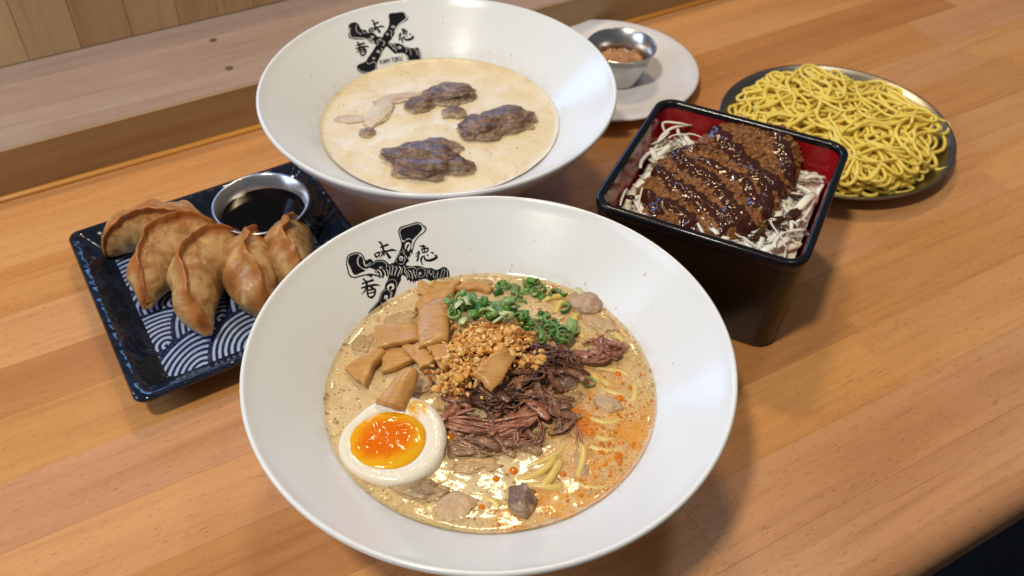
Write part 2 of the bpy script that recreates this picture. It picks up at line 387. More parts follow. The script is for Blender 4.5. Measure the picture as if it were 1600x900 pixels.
def m_eggwhite():
    t = NT('egg_white'); co = t.coord(); n = t.noise(co, 260, 3, .6, .8); n2 = t.noise(co, 50, 2)
    c = t.mix(n2, lin(240, 232, 214), lin(234, 222, 198))
    sm = t.sstep(t.dist(co, (0.0150, 0.0135, 0.0035)), .0068, .0045)
    c = t.mix(t.math('MULTIPLY', sm, t.sstep(n, .3, .55)), c, lin(232, 178, 12))
    return t.done(c, .16, t.bump(n, .35, .0010), sss=.35, sss_r=(1, .9, .7), sss_s=.004)
M['egg_white'] = m_eggwhite()
def m_yolk():
    t = NT('jammy_yolk'); co = t.coord(); n = t.noise(co, 150, 4, .6, 1.0); n2 = t.noise(co, 95, 3, .6, .6); d = t.attr('rim')
    c = t.mix(t.sstep(t.math('ADD', d, t.math('MULTIPLY', t.math('SUBTRACT', n2, .5), .5)), .45, .95), lin(228, 110, 2), lin(236, 174, 26))
    c = t.mix(t.math('MULTIPLY', t.sstep(n, .58, .72), t.math('MULTIPLY', t.sstep(n2, .45, .65), .5)), c, lin(240, 184, 80))
    c = t.mix(t.math('MULTIPLY', t.sstep(n2, .55, .75), .3), c, lin(214, 88, 2))
    return t.done(c, .09, t.bump(n, .16, .0010), sss=.15, sss_r=(1, .5, .1), sss_s=.003)
M['yolk'] = m_yolk()
def m_gyoza():
    t = NT('fried_dumpling_skin'); r = t.rand(); co = t.vadd(t.coord(), t.vscale((1.3, 2.1, .7), r)); f = t.attr('brown'); n = t.noise(co, 95, 4, .65, .4); n2 = t.noise(co, 420, 3)
    c = t.mix(t.sstep(n, .36, .64), lin(212, 176, 122), lin(166, 122, 72)); c = t.mix(t.math('MULTIPLY', t.sstep(t.noise(co, 38, 3), .52, .70), .55), c, lin(176, 106, 46))
    m = t.math('ADD', f, t.math('MULTIPLY', t.math('SUBTRACT', n, .5), .9))
    c = t.mix(t.math('MULTIPLY', t.sstep(m, .22, .80), .85), c, lin(186, 116, 52)); c = t.mix(t.sstep(m, .80, 1.25), c, lin(138, 70, 26))
    return t.done(c, t.math('ADD', .22, t.math('MULTIPLY', n2, .2)), t.bump(t.math('ADD', n, t.math('MULTIPLY', n2, .5)), .45, .0014), sss=.30, sss_r=(1, .55, .25), sss_s=.004)
M['gyoza'] = m_gyoza()
def m_tray_rim():
    t = NT('navy_black_glaze'); co = t.coord(); n = t.noise(co, 60, 3); v = t.vor(t.vmap(co, (1, 1.0, 1)), 210, 'Distance', 'SMOOTH_F1')
    c = t.mix(t.sstep(n, .4, .7), (.006, .009, .018, 1), (.012, .02, .045, 1))
    return t.done(c, .12, t.bump(t.math('ADD', v, t.math('MULTIPLY', n, .4)), .32, .0022), spec=.6)
M['tray_rim'] = m_tray_rim()
def m_tray_base():
    t = NT('wave_pattern_glaze'); co = t.coord(); w = t.attr('white'); n = t.noise(co, 330, 3, .6)
    k = t.sstep(t.math('ADD', w, t.math('MULTIPLY', t.math('SUBTRACT', n, .5), .75)), .42, .68)
    c = t.mix(k, (.010, .020, .065, 1), t.mix(n, lin(196, 206, 222), lin(122, 142, 188)))
    return t.done(c, .14, t.bump(t.noise(co, 120, 3), .3, .0015), spec=.5)
M['tray_base'] = m_tray_base()
def m_lacquer(name, c, rough=.22):
    t = NT(name); co = t.coord(); n = t.noise(co, 40, 4, .6); sp = t.noise(co, 900, 1)
    cc = t.mix(t.math('MULTIPLY', t.sstep(sp, .79, .82), .25), c, (.25, .22, .2, 1))
    return t.done(cc, t.math('ADD', rough - .06, t.math('MULTIPLY', n, .14)), t.bump(n, .03, .002), spec=.45)
M['lacquer_out'] = m_lacquer('brown_black_lacquer', (.0065, .0030, .0020, 1), .32)
M['lacquer_rim'] = m_lacquer('black_lacquer_rim', (.006, .006, .008, 1), .14)
M['lacquer_red'] = m_lacquer('red_lacquer', (.33, .007, .012, 1), .18)
def m_katsu():
    t = NT('fried_breadcrumb'); co = t.coord(); n = t.noise(co, 330, 4, .7, .3); n2 = t.noise(co, 60, 3)
    c = t.ramp(n, [(.25, lin(70, 38, 14)), (.48, lin(132, 80, 32)), (.66, lin(170, 114, 50)), (.85, lin(214, 158, 90))])
    c = t.mix(t.math('MULTIPLY', t.sstep(n2, .5, .75), .5), c, t.mix(1.0, c, (.6, .45, .35, 1), 'MULTIPLY'))
    return t.done(c, .5, t.bump(n, .9, .0016))
M['katsu'] = m_katsu()
def m_tare():
    t = NT('brown_cutlet_sauce'); co = t.coord(); n = t.noise(co, 200, 3)
    return t.done(t.mix(n, (.030, .008, .003, 1), (.075, .018, .007, 1)), .12, t.bump(n, .35, .0012), spec=.6)
M['tare'] = m_tare()
def m_cabbage():
    t = NT('shredded_cabbage'); r = t.rand(); n = t.noise(t.coord(), 160, 2)
    c = t.mix(r, lin(246, 244, 232), lin(238, 238, 212)); c = t.mix(t.math('MULTIPLY', n, .4), c, lin(240, 236, 222))
    return t.done(c, .32, None, sss=.3, sss_r=(1, 1, .6), sss_s=.003)
M['cabbage'] = m_cabbage()
M['oil'] = NT('chilli_oil').done(lin(212, 116, 2), .08, spec=.4)
M['paste'] = m_meat('grated_garlic', lin(150, 96, 60), lin(186, 132, 88), lin(212, 166, 120), .35)
M['screw'] = NT('dark_screw_head').done((.13, .10, .08, 1), .6, metal=.3)
def m_floor():
    t = NT('dark_floor'); n = t.noise(t.coord(), 3, 3); return t.done(t.mix(n, (.002, .002, .002, 1), (.004, .004, .004, 1)), .7)
M['floor'] = m_floor()

# ------------------------------------------------------------------ setting: floor, counter, ledge, wall
floor = mesh_obj('floor', [(-6, -6, -.9), (6, -6, -.9), (6, 6, -.9), (-6, 6, -.9)], [(0, 1, 2, 3)], M['floor'], smooth=False); floor['kind'] = 'structure'
TA = 0.5244                      # direction the boards run
V_FRONT, V_BACK, LEDGE_Z, V_WALL = 0.103, 0.625, 0.038, 0.738

def board(name, lx, ly, lz, parent, loc, mat, ch=0.0006):
    """a plank with chamfered upper edges, long along local x, top at local z = 0"""
    x, y = lx / 2, ly / 2
    V = [(-x, -y, -lz), (x, -y, -lz), (x, y, -lz), (-x, y, -lz), (-x, -y, -ch), (x, -y, -ch), (x, y, -ch), (-x, y, -ch),
         (-x + ch, -y + ch, 0), (x - ch, -y + ch, 0), (x - ch, y - ch, 0), (-x + ch, y - ch, 0)]
    Fs = [(3, 2, 1, 0)] + [(a, (a + 1) % 4, 4 + (a + 1) % 4, 4 + a) for a in range(4)] + [(4 + a, 4 + (a + 1) % 4, 8 + (a + 1) % 4, 8 + a) for a in range(4)] + [(8, 9, 10, 11)]
    return mesh_obj(name, V, Fs, mat, parent, False, loc)

table = empty('wooden_counter', (0, 0, 0), TA)
tag(table, 'light beech butcher block counter under all the dishes', 'counter')
r1 = random.Random(11)
rows = [V_FRONT + .046]
while rows[-1] < V_BACK - .05: rows.append(rows[-1] + r1.uniform(.036, .052))
rows[-1] = V_BACK
for a, b in zip(rows[:-1], rows[1:]):
    x = -.95 + r1.uniform(0, .3)
    while x < 1.5:
        l = r1.uniform(.34, .75)
        board('plank', l - .00005, (b - a) - .00005, .04, table, (x + l / 2, (a + b) / 2, r1.uniform(-.00003, .00003)), M['table'], .00010); x += l
# the front plank carries the rounded nosing
x = -.95
while x < 1.5:
    l = r1.uniform(.45, .8); prof = []
    R_ = .016
    a0 = V_FRONT + .04596
    prof = [(a0, -.04), (a0, -.0001), (a0 - .0001, 0.0)] + [(V_FRONT + R_ - R_ * math.sin(t * math.pi / 2), -R_ + R_ * math.cos(t * math.pi / 2)) for t in [i / 16 for i in range(17)]] + [(V_FRONT + .001, -.032), (V_FRONT + .008, -.04)]
    cx_ = x + l / 2; n = len(prof); cy_ = V_FRONT + .023
    V = [(-l / 2 + .00015, p - cy_, q) for p, q in prof] + [(l / 2 - .00015, p - cy_, q) for p, q in prof]
    Fs = [(i, (i + 1) % n, n + (i + 1) % n, n + i) for i in range(n)] + [tuple(range(n))[::-1], tuple(range(n, 2 * n))]
    o = mesh_obj('plank', V, Fs, M['table'], table, False, (cx_, cy_, 0)); fix_normals(o)
    x += l

ledge = empty('wooden_ledge', (0, 0, 0), TA)
tag(ledge, 'raised wooden ledge with two dark screws running along the back of the counter', 'ledge')
# upright front board, flat top board, honey coloured bead along the joint
fb = mesh_obj('front_board', *(lambda x0, x1, y0, y1, z0, z1: ([(x0, y0, z0), (x1, y0, z0), (x1, y1, z0), (x0, y1, z0), (x0, y0, z1), (x1, y0, z1), (x1, y1, z1), (x0, y1, z1)],
     [(3, 2, 1, 0), (4, 5, 6, 7), (0, 1, 5, 4), (1, 2, 6, 5), (2, 3, 7, 6), (3, 0, 4, 7)]))(-.95, 1.5, V_BACK + .0005, V_BACK + .0030, -.03, LEDGE_Z - .0004), M['ledge_face'], ledge, False)
tb = board('top_board', 2.45, V_WALL - V_BACK + .0030, .012, ledge, (.275, (V_BACK + V_WALL) / 2 + .0046, LEDGE_Z), M['ledge_top'], .0012)
V = []; Fs = []
bp = [(0, 0), (-.0034, 0), (-.0030, .0010), (-.0022, .0019), (-.0011, .0026), (0, .0030)]
V = [(-.95, V_BACK + .0004 + a, b + .0003) for a, b in bp] + [(1.5, V_BACK + .0004 + a, b + .0003) for a, b in bp]
n = len(bp); Fs = [(i, (i + 1) % n, n + (i + 1) % n, n + i) for i in range(n)]
fix_normals(mesh_obj('bead', V, Fs, M['bead'], ledge))
ct, st = math.cos(TA), math.sin(TA)
for (u, v) in ((333, 63), (358, 107)):
    p = on_z(u, v, LEDGE_Z); q = (p.x * ct + p.y * st, -p.x * st + p.y * ct)
    Vv, Ff = lathe([(0.0001, .0002), (.0012, .0002), (.0016, .0004), (.0027, .0005), (.0030, .0001)], 20)
    mesh_obj('screw', Vv, Ff, M['screw'], tb, True, (q[0] - .275, q[1] - (V_BACK + V_WALL) / 2 - .0046, .0001))

wall = empty('wall', (0, 0, 0), TA); wall['kind'] = 'structure'
x = -.95
while x < 1.5:
    w = r1.uniform(.030, .044)
    o = board('plank', .10, w - .0003, .018, wall, (x + w / 2, V_WALL + .0006, LEDGE_Z + .0505), M['wall'], .0004)
    o.rotation_euler = Matrix(((0, 1, 0), (0, 0, -1), (-1, 0, 0))).to_4x4().to_euler(); x += w

# ------------------------------------------------------------------ bowls
FB = (-0.0102, 0.3048); RB = (-0.0520, 0.5435)
INNER = [(.1172, .0818), (.0835, .0530), (.066, .0398), (.050, .0318), (.025, .0285), (.0003, .0278)]
def inner_z(r):
    pts = INNER[::-1]
    return float(np.interp(r, [p[0] for p in pts], [p[1] for p in pts]))
def bowl_profile():
    out = [(.0003, .010), (.040, .009), (.0455, .006), (.0465, .0008), (.0475, 0), (.0490, 0), (.0500, .0008), (.0512, .010), (.0530, .0135), (.060, .0185), (.075, .0290), (.090, .0405), (.105, .0530), (.1150, .0640), (.1182, .0730)]
    out = [(.0003, .010), (.040, .009), (.0455, .006), (.0465, .0008), (.0475, 0), (.0490, 0), (.0500, .0008), (.0512, .010), (.0530, .0135), (.060, .0195), (.075, .0325), (.090, .0455), (.105, .0600), (.1145, .0715), (.1185, .0778)]
    lip = [(.1198, .0800), (.1202, .0814), (.1199, .0827), (.1190, .0833), (.1180, .0829)]
    inn = [(.1172, .0818)]
    for k in range(1, 13): r = .1172 + (.066 - .1172) * k / 12; inn.append((r, inner_z(r)))
    inn += [(.058, .0354), (.050, .0318), (.036, .0298), (.025, .0285), (.0003, .0278)]
    return out + lip + inn
bv, bf = lathe(bowl_profile(), 160)

def pip(P, poly):
    """which of the points P lie in the polygon"""
    x, y = P[:, 0], P[:, 1]; ins = np.zeros(len(P), bool); n = len(poly); j = n - 1
    for i in range(n):
        xi, yi = poly[i]; xj, yj = poly[j]
        c = ((yi > y) != (yj > y)); 
        with np.errstate(divide='ignore', invalid='ignore'):
            ins ^= c & (x < (xj - xi) * (y - yi) / ((yj - yi) if yj != yi else 1e-12) + xi)
        j = i
    return ins
def smooth_poly(P, k=4):
    n = len(P); out = []
    for i in range(n):
        a, b, c, d = [np.array(P[(i + j) % n], float) for j in (-1, 0, 1, 2)]
        for s in range(k):
            f = s / k; out.append(tuple(0.5 * ((2 * b) + (c - a) * f + (2 * a - 5 * b + 4 * c - d) * f * f + (3 * b - a - 3 * c + d) * f ** 3)))
    return out
def smooth_open(P, k=3):
    return [tuple(q.xy) for q in catmull([Vector((p[0], p[1], 0)) for p in P], k * (len(P) - 1) + 1)]
def stroke_poly(P, w):
    n = max(6, 5 * len(P)); C = [Vector((p[0], p[1], 0)) for p in P]; S = catmull(C, n) if len(P) > 2 else [C[0].lerp(C[1], i / 5) for i in range(6)]; n = len(S)
    L, R = [], []
    ws = w if hasattr(w, '__len__') else [w, w]
    for i, p in enumerate(S):
        t = S[min(i + 1, n - 1)] - S[max(i - 1, 0)]; t.normalize(); nn = Vector((-t.y, t.x, 0))
        h = np.interp(i / (n - 1), np.linspace(0, 1, len(ws)), ws) / 2
        L.append(tuple((p + nn * h).xy)); R.append(tuple((p - nn * h).xy))
    return L + R[::-1]
def circ(x, y, rx, ry=None, n=14): return [(x + rx * math.cos(2 * math.pi * i / n), y + (ry or rx) * math.sin(2 * math.pi * i / n)) for i in range(n)]

# brush strokes of the three characters, in the drawing's own units
AJI = [[(325, 198), (340, 208), (348, 222)], [(292, 300), (300, 318), (310, 335)], [(294, 300), (312, 292), (328, 286)], [(328, 284), (330, 302), (326, 322)], [(306, 326), (327, 317)],
       [(338, 248), (370, 236), (406, 222)], [(333, 286), (400, 276), (436, 268), (474, 274)], [(348, 214), (360, 250), (372, 296), (368, 322)], [(372, 272), (358, 300), (334, 338)], [(376, 268), (396, 300), (422, 338)]]
AJIW = [[5, 12, 5], [8, 10, 7], [6, 9], [10, 8, 9], [7, 7], [7, 10, 12], [6, 9, 12, 5], [9, 11, 8, 3], [12, 9, 2], [4, 12, 16]]
KOU = [[(192, 506), (204, 512), (216, 528)], [(184, 548), (230, 534), (284, 514)], [(222, 520), (228, 560), (236, 600)], [(178, 584), (240, 566), (300, 556), (336, 562)], [(232, 562), (215, 600), (184, 640)], [(238, 562), (270, 580), (300, 600)],
       [(228, 604), (234, 630), (240, 656)], [(228, 606), (262, 596), (296, 588)], [(296, 588), (296, 615), (290, 648)], [(236, 628), (290, 616)], [(240, 654), (268, 660), (290, 642)]]
KOUW = [[6, 12, 6], [8, 10, 13], [11, 12, 9], [7, 12, 12, 4], [13, 9, 2], [5, 12, 12], [9, 10, 8], [7, 10, 10], [9, 12, 9], [7, 8], [8, 14, 7]]
TOKU = [[(662, 276), (648, 292), (628, 306)], [(668, 290), (652, 310), (630, 326)], [(654, 308), (652, 335), (642, 362)], [(664, 232), (690, 240), (716, 236)], [(690, 224), (700, 246), (702, 262)], [(676, 264), (706, 256), (736, 252)], [(684, 266), (692, 290)], [(704, 262), (710, 284)], [(736, 254), (732, 278)], [(690, 292), (734, 280)],
        [(690, 318), (676, 350), (690, 392)], [(700, 312), (712, 348), (750, 354), (796, 336), (804, 318), (786, 306)], [(724, 304), (738, 318)], [(756, 286), (780, 296)]]
TOKUW = [[10, 8, 2], [10, 8, 2], [8, 11, 9], [7, 10, 7], [8, 11, 8], [8, 10, 8], [7, 8], [6, 8], [9, 7], [7, 8], [9, 11, 5], [7, 12, 15, 16, 12, 3], [6, 10], [5, 12]]

def kanji(strokes, widths, f=lambda p: p, k=1.0):
    return [(stroke_poly([f(p) for p in s], [w * k for w in ws]), 1) for s, ws in zip(strokes, widths)]

def emblem_front():
    L = []; B = lambda P, k=4: L.append((smooth_poly(P, k), 1)); W = lambda P, k=4: L.append((smooth_poly(P, k), 0))
    SW = lambda P, w=6: L.append((stroke_poly(P, w), 0)); SB = lambda P, w=6: L.append((stroke_poly(P, w), 1))
    # band of bones from upper left to lower right
    L.append((smooth_open([(57, 350), (68, 315), (100, 295), (140, 286), (175, 292), (200, 316), (213, 345), (226, 353), (245, 343), (268, 346), (282, 366), (300, 352), (340, 347), (380, 355), (405, 378), (420, 386), (440, 374), (480, 385), (520, 388), (545, 394), (600, 402), (640, 398), (680, 404), (720, 418), (760, 416), (800, 432), (830, 424), (860, 408), (888, 416), (906, 440), (914, 480), (906, 530), (850, 560), (780, 545),
        (745, 520), (705, 505), (665, 522)], 3) + [(634, 524), (630, 542), (618, 520), (612, 548), (600, 518), (590, 540), (578, 512), (562, 522), (556, 495), (540, 482), (520, 474), (505, 510), (450, 520), (405, 510), (398, 488), (372, 478), (362, 506), (346, 486), (340, 508), (322, 488), (300, 486), (284, 478), (270, 484), (266, 502), (248, 484), (215, 480), (170, 490), (130, 502), (95, 495), (75, 470), (66, 430), (55, 385)], 1))
    # white lining and solid black knob at the upper left end
    W([(66, 352), (76, 320), (104, 304), (140, 295), (172, 302), (192, 322), (202, 346), (206, 372), (222, 400), (250, 414), (285, 432), (300, 470), (262, 462), (215, 470), (165, 480), (130, 490), (100, 483), (84, 460), (76, 425), (64, 385)], 3)
    B([(72, 352), (82, 324), (108, 309), (142, 301), (166, 308), (152, 332), (146, 362), (156, 396), (178, 414), (200, 428), (218, 440), (180, 455), (140, 474), (118, 468), (102, 440), (88, 405), (74, 380)], 3)
    B([(172, 318), (190, 330), (198, 352), (200, 378), (216, 404), (246, 412), (232, 424), (196, 418), (168, 398), (156, 366), (160, 335)], 3)
    SW([(205, 352), (208, 380), (222, 396), (240, 386), (262, 370)], 6); SW([(228, 392), (250, 396), (272, 380)], 5)
    SW([(218, 446), (250, 452), (290, 462), (330, 470)], 9); SW([(240, 432), (280, 428), (308, 446), (318, 480)], 6)
    SW([(278, 388), (296, 366), (336, 360), (372, 368), (392, 392), (388, 416)], 5)
    W(circ(344, 414, 15, 10), 1); B(circ(346, 414, 8, 5), 1)
    SW([(312, 430), (338, 446), (352, 480)], 9); SW([(360, 430), (376, 452), (384, 490)], 8); SW([(386, 424), (402, 450), (404, 496)], 6); SW([(330, 440), (342, 462), (340, 490)], 5)
    SW([(408, 400), (420, 412), (416, 440), (422, 476)], 5); SW([(432, 392), (446, 410), (438, 440), (436, 476)], 6); SW([(462, 404), (476, 420), (464, 450), (456, 486)], 7); SW([(492, 404), (508, 420), (496, 452), (480, 490)], 8); SW([(518, 412), (520, 440), (508, 470)], 5)
    SW([(532, 402), (546, 420), (540, 446), (556, 470), (566, 496)], 6); SW([(560, 418), (584, 410), (616, 412), (640, 424)], 5); SW([(572, 436), (592, 448), (604, 476), (606, 510)], 7); SW([(552, 440), (572, 462), (584, 500)], 5); SW([(610, 430), (620, 460), (634, 500)], 6)
    SW([(640, 440), (652, 424), (676, 416), (704, 428), (712, 452), (700, 482), (672, 492), (648, 482), (638, 460), (640, 440)], 4); W(circ(668, 462, 12), 1); B(circ(670, 463, 5), 1)
    SW([(726, 432), (738, 450), (722, 474), (728, 494)], 4); SW([(752, 424), (744, 450), (758, 476), (772, 450), (786, 436)], 4); SW([(786, 452), (776, 480), (790, 500), (806, 470), (818, 446)], 4); SW([(818, 458), (812, 490), (826, 512), (842, 470), (852, 436), (868, 426), (872, 450), (858, 490), (852, 520)], 4); SW([(888, 432), (896, 460), (890, 500)], 5)
    # bone at the upper right
    L.append((smooth_open([(450, 380), (470, 330), (497, 280), (513, 235), (510, 200), (497, 160), (487, 120), (495, 90), (520, 72), (560, 60), (600, 48), (640, 37), (672, 42), (692, 60), (716, 75), (723, 95), (711, 118), (685, 140), (655, 165), (636, 190), (620, 225)], 3) + [(612, 262), (602, 312), (592, 280), (586, 330), (574, 318), (572, 352), (580, 360), (560, 372), (552, 394), (530, 402), (505, 398), (475, 392)], 1))
    W([(497, 120), (505, 96), (530, 80), (600, 57), (645, 46), (670, 50), (690, 70), (702, 76), (716, 92), (704, 112), (678, 134), (648, 160), (628, 186), (610, 222), (604, 255), (592, 262), (598, 220), (604, 192), (585, 178), (556, 184), (535, 200), (520, 200), (510, 170)], 3)
    B([(503, 122), (511, 101), (534, 87), (602, 64), (646, 53), (668, 58), (684, 78), (682, 102), (660, 130), (630, 160), (604, 184), (586, 172), (560, 174), (540, 188), (524, 188), (514, 166)], 3)
    SB([(695, 72), (706, 90), (702, 104)], 5)
    W([(544, 226), (556, 206), (578, 206), (590, 226), (584, 256), (572, 280), (562, 262), (572, 240), (566, 226), (554, 240), (552, 262), (542, 250)], 3); B(circ(572, 228, 7, 10), 1)
    SW([(520, 262), (534, 272), (540, 300), (548, 320)], 4); SW([(488, 320), (500, 288), (522, 280), (532, 300)], 4); SW([(474, 372), (470, 340), (486, 318)], 4)
    W(circ(512, 338, 17, 21), 1); B(circ(512, 342, 9, 11), 1); W(circ(512, 342, 4, 5), 1)
    SW([(530, 372), (544, 352), (538, 330), (552, 318), (560, 340)], 5); SW([(490, 380), (516, 386), (540, 378)], 4)
    # bone at the lower left
    B([(405, 508), (376, 556), (370, 590), (346, 620), (330, 662), (318, 692), (288, 728), (254, 768), (238, 806), (230, 850), (260, 870), (330, 850), (400, 790), (440, 730), (450, 670), (472, 602), (492, 552), (512, 508), (470, 480), (430, 490)], 3)
    SW([(376, 596), (376, 560), (398, 526), (430, 512), (462, 520), (476, 548), (470, 590)], 4); W([(396, 566), (420, 546), (446, 548), (456, 570), (446, 594), (424, 600), (438, 578), (430, 564), (412, 574), (410, 598), (398, 590)], 3); B(circ(430, 580, 9, 7), 1)
    SW([(350, 628), (380, 600), (412, 604), (424, 630), (420, 660)], 4); W([(370, 668), (374, 646), (390, 640), (402, 654), (398, 676), (384, 684), (390, 664), (382, 660), (378, 678)], 2); SW([(428, 610), (436, 630), (426, 656), (440, 668)], 5)
    SW([(348, 634), (334, 680), (300, 724), (262, 776), (246, 830)], 4); W([(410, 672), (440, 660), (440, 690), (400, 706), (390, 690)], 2); SW([(340, 700), (368, 716), (400, 700)], 4)
    return L + kanji(AJI, AJIW, k=1.65) + kanji(KOU, KOUW, k=1.55) + kanji(TOKU, TOKUW, k=1.5)

LET = {'K': [[(0, 0), (0, 1)], [(0, .55), (.6, 0)], [(.2, .45), (.6, 1)]], 'A': [[(0, 1), (.3, 0)], [(.3, 0), (.6, 1)], [(.1, .65), (.5, .65)]], 'M': [[(0, 1), (0, 0)], [(0, 0), (.3, .6)], [(.3, .6), (.6, 0)], [(.6, 0), (.6, 1)]], 'I': [[(.3, 0), (.3, 1)]], 'T': [[(0, .03), (.6, .03)], [(.3, 0), (.3, 1)]], 'O': [[(.05, 0), (.05, 1)], [(.55, 0), (.55, 1)], [(0, .03), (.6, .03)], [(0, .97), (.6, .97)]], 'U': [[(.05, 0), (.05, 1)], [(.55, 0), (.55, 1)], [(0, .97), (.6, .97)]]}
def emblem_rear():
    L = []; B = lambda P, k=3: L.append((smooth_poly(P, k), 1)); W = lambda P, k=3: L.append((smooth_poly(P, k), 0))
    SW = lambda P, w=8: L.append((stroke_poly(P, w), 0))
    B([(100, 290), (110, 262), (140, 245), (175, 242), (205, 258), (222, 290), (240, 318), (265, 322), (290, 328), (310, 355), (350, 350), (385, 365), (410, 395), (450, 400), (480, 430), (520, 450), (560, 470), (610, 470), (650, 470), (690, 490), (720, 505), (770, 520), (815, 520), (850, 515), (870, 540), (885, 590), (892, 650), (885, 685), (840, 690), (790, 685), (750, 675), (735, 640), (725, 600), (700, 580), (650, 575), (600, 580), (560, 545), (520, 510), (480, 500), (430, 500), (390, 480), (340, 465), (290, 430), (230, 428), (170, 427), (115, 415), (98, 380), (105, 340)])
    B([(535, 165), (560, 142), (620, 138), (680, 130), (715, 150), (744, 185), (740, 215), (700, 240), (655, 270), (625, 310), (600, 360), (570, 420), (530, 460), (510, 500), (470, 560), (440, 620), (420, 660), (408, 700), (408, 750), (385, 790), (340, 790), (280, 797), (220, 782), (190, 742), (200, 705), (240, 685), (285, 665), (310, 625), (350, 570), (375, 530), (400, 490), (450, 430), (480, 370), (510, 330), (535, 280), (540, 220)])
    SW([(118, 300), (112, 345), (128, 402), (200, 412), (270, 416), (320, 440), (380, 470)], 9); SW([(190, 268), (180, 310), (200, 350), (240, 372)], 6); SW([(250, 332), (262, 356), (296, 352)], 6)
    SW([(712, 158), (732, 190), (700, 222), (650, 262), (618, 306), (598, 350)], 12)
    SW([(200, 742), (232, 772), (300, 784), (372, 778), (394, 748), (396, 700)], 7); SW([(290, 676), (330, 690), (370, 668), (404, 690)], 6)
    SW([(735, 598), (750, 648), (770, 672), (830, 680), (878, 672), (878, 610), (858, 536)], 8); SW([(800, 530), (830, 545), (850, 600)], 6)
    for (x, y, r) in ((582, 292, 20), (518, 372, 15), (356, 402, 18), (440, 432, 15), (420, 560, 18), (372, 632, 15), (652, 515, 20)):
        W(circ(x, y, r, r * .8), 1); L.append((circ(x - 2, y + 3, r * .45, r * .4), 1))
    SW([(310, 420), (350, 430), (380, 470)], 8); SW([(400, 440), (420, 455), (410, 490)], 7); SW([(470, 440), (490, 460), (470, 500)], 7); SW([(530, 470), (560, 490), (600, 540)], 7); SW([(560, 480), (600, 490), (620, 560)], 6); SW([(700, 500), (730, 530), (720, 570)], 6); SW([(745, 520), (770, 550), (775, 600)], 5); SW([(545, 330), (570, 340), (560, 380), (580, 410)], 6); SW([(450, 520), (470, 545), (440, 590)], 6)
    # the two printed lines under the crossed bones
    ex, ey = Vector((245, -45)) / 8, Vector((6, 46))
    for i, ch in enumerate('KAMITOKU'):
        o = Vector((437, 652)) + ex * i
        for s in LET[ch]: L.append((stroke_poly([tuple(o + ex * (a * 1.3 + .08) + ey * b) for a, b in s], 8), 1))
    ex, ey = Vector((218, -42)) / 13, Vector((4, 26)); o0 = Vector((474, 722))
    for i in range(13):
        o = o0 + ex * i; L.append((stroke_poly([tuple(o), tuple(o + ey)], 7), 1))
        L.append((stroke_poly([tuple(o + ey * (.1 if i % 2 else .9)), tuple(o + ex * .8 + ey * (.1 if i % 3 else .9))], 5), 1))
    def tr(c0, c1, k, ky=None): return lambda p: (c1[0] + (p[0] - c0[0]) * k, c1[1] + (p[1] - c0[1]) * (ky or k))
    return L + kanji(AJI, AJIW, tr((380, 270), (402, 288), .95, .98), 1.9) + kanji(KOU, KOUW, tr((255, 580), (248, 525), .92), 1.9) + kanji(TOKU, TOKUW, tr((715, 305), (715, 385), .92, .95), 1.8)

def emblem(name, layers, px, parent, center):
    """triangulate the drawing and lay it onto the bowl's inner wall"""
    vs, es = [], []
    for poly, _ in layers:
        b = len(vs); n = len(poly)
        P = []
        for p in poly:
            if not P or (p[0] - P[-1][0]) ** 2 + (p[1] - P[-1][1]) ** 2 > .5: P.append(p)
        n = len(P); vs += [Vector(p) for p in P]; es += [(b + i, b + (i + 1) % n) for i in range(n)]
    A = np.array([tuple(v) for v in vs]); lo, hi = A.min(0) - 5, A.max(0) + 5
    for x in np.arange(lo[0], hi[0], 22):
        for y in np.arange(lo[1], hi[1], 22): vs.append(Vector((x + .37, y + .53)))
    v2, e2, f2, *_ = delaunay_2d_cdt(vs, es, [], 0, 1e-4)
    P = np.array([tuple(v) for v in v2]); T = np.array([list(f) for f in f2]); C = P[T].mean(1); col = np.zeros(len(C), int)
    for poly, c in layers: col[pip(C, poly)] = c
    T = T[col == 1]; used = np.unique(T); idx = -np.ones(len(P), int); idx[used] = np.arange(len(used)); V = []
    c0 = np.array([center[0], center[1]])
    for i in used:
        d = ray(*px(P[i])); lo_, hi_ = .25, 1.2
        # march then bisect onto the wall
        f = lambda t: (CAM_O + d * t)[2] - inner_z(np.hypot(*((CAM_O + d * t)[:2] - c0)))
        t = .30
        while f(t) > 0 and t < 1.3: t += .01
        a, b = t - .01, t
        for _ in range(18):
            m = (a + b) / 2
            if f(m) > 0: a = m
            else: b = m
        q = CAM_O + d * a; rr = q[:2] - c0; rr = rr / np.hypot(*rr)
        V.append((q[0] - c0[0] - rr[0] * .00010, q[1] - c0[1] - rr[1] * .00010, q[2] + .00013))
    o = mesh_obj(name, V, idx[T], M['ink'], parent, True)
    # faces look up and inwards
    for p_ in [0]:
        bm = bmesh.new(); bm.from_mesh(o.data)
        for f_ in bm.faces:
            f_.normal_update()
            if f_.normal.z < 0: f_.normal_flip()
        bm.to_mesh(o.data); bm.free()
    return o

def make_bowl(center, label, layers, px):
    e = empty('ramen_bowl', (center[0], center[1], 0)); tag(e, label, 'bowl', 'white conical ramen bowls')
    fix_normals(mesh_obj('bowl_body', bv, bf, M['porcelain'], e))
    em = emblem('emblem', layers, px, e, center); em['label'] = 'black crossed bones emblem with three brush characters'
    return e
make_bowl(FB, 'white ramen bowl in front with egg, bamboo shoots and beef in it', emblem_front(), lambda p: (530 + p[0] * 180 / 953, 340 + p[1] * 170 / 900))
make_bowl(RB, 'white ramen bowl behind, holding pale milky soup with meat chunks only', emblem_rear(), lambda p: (530 + p[0] * 150 / 1038, p[1] * 130 / 900))

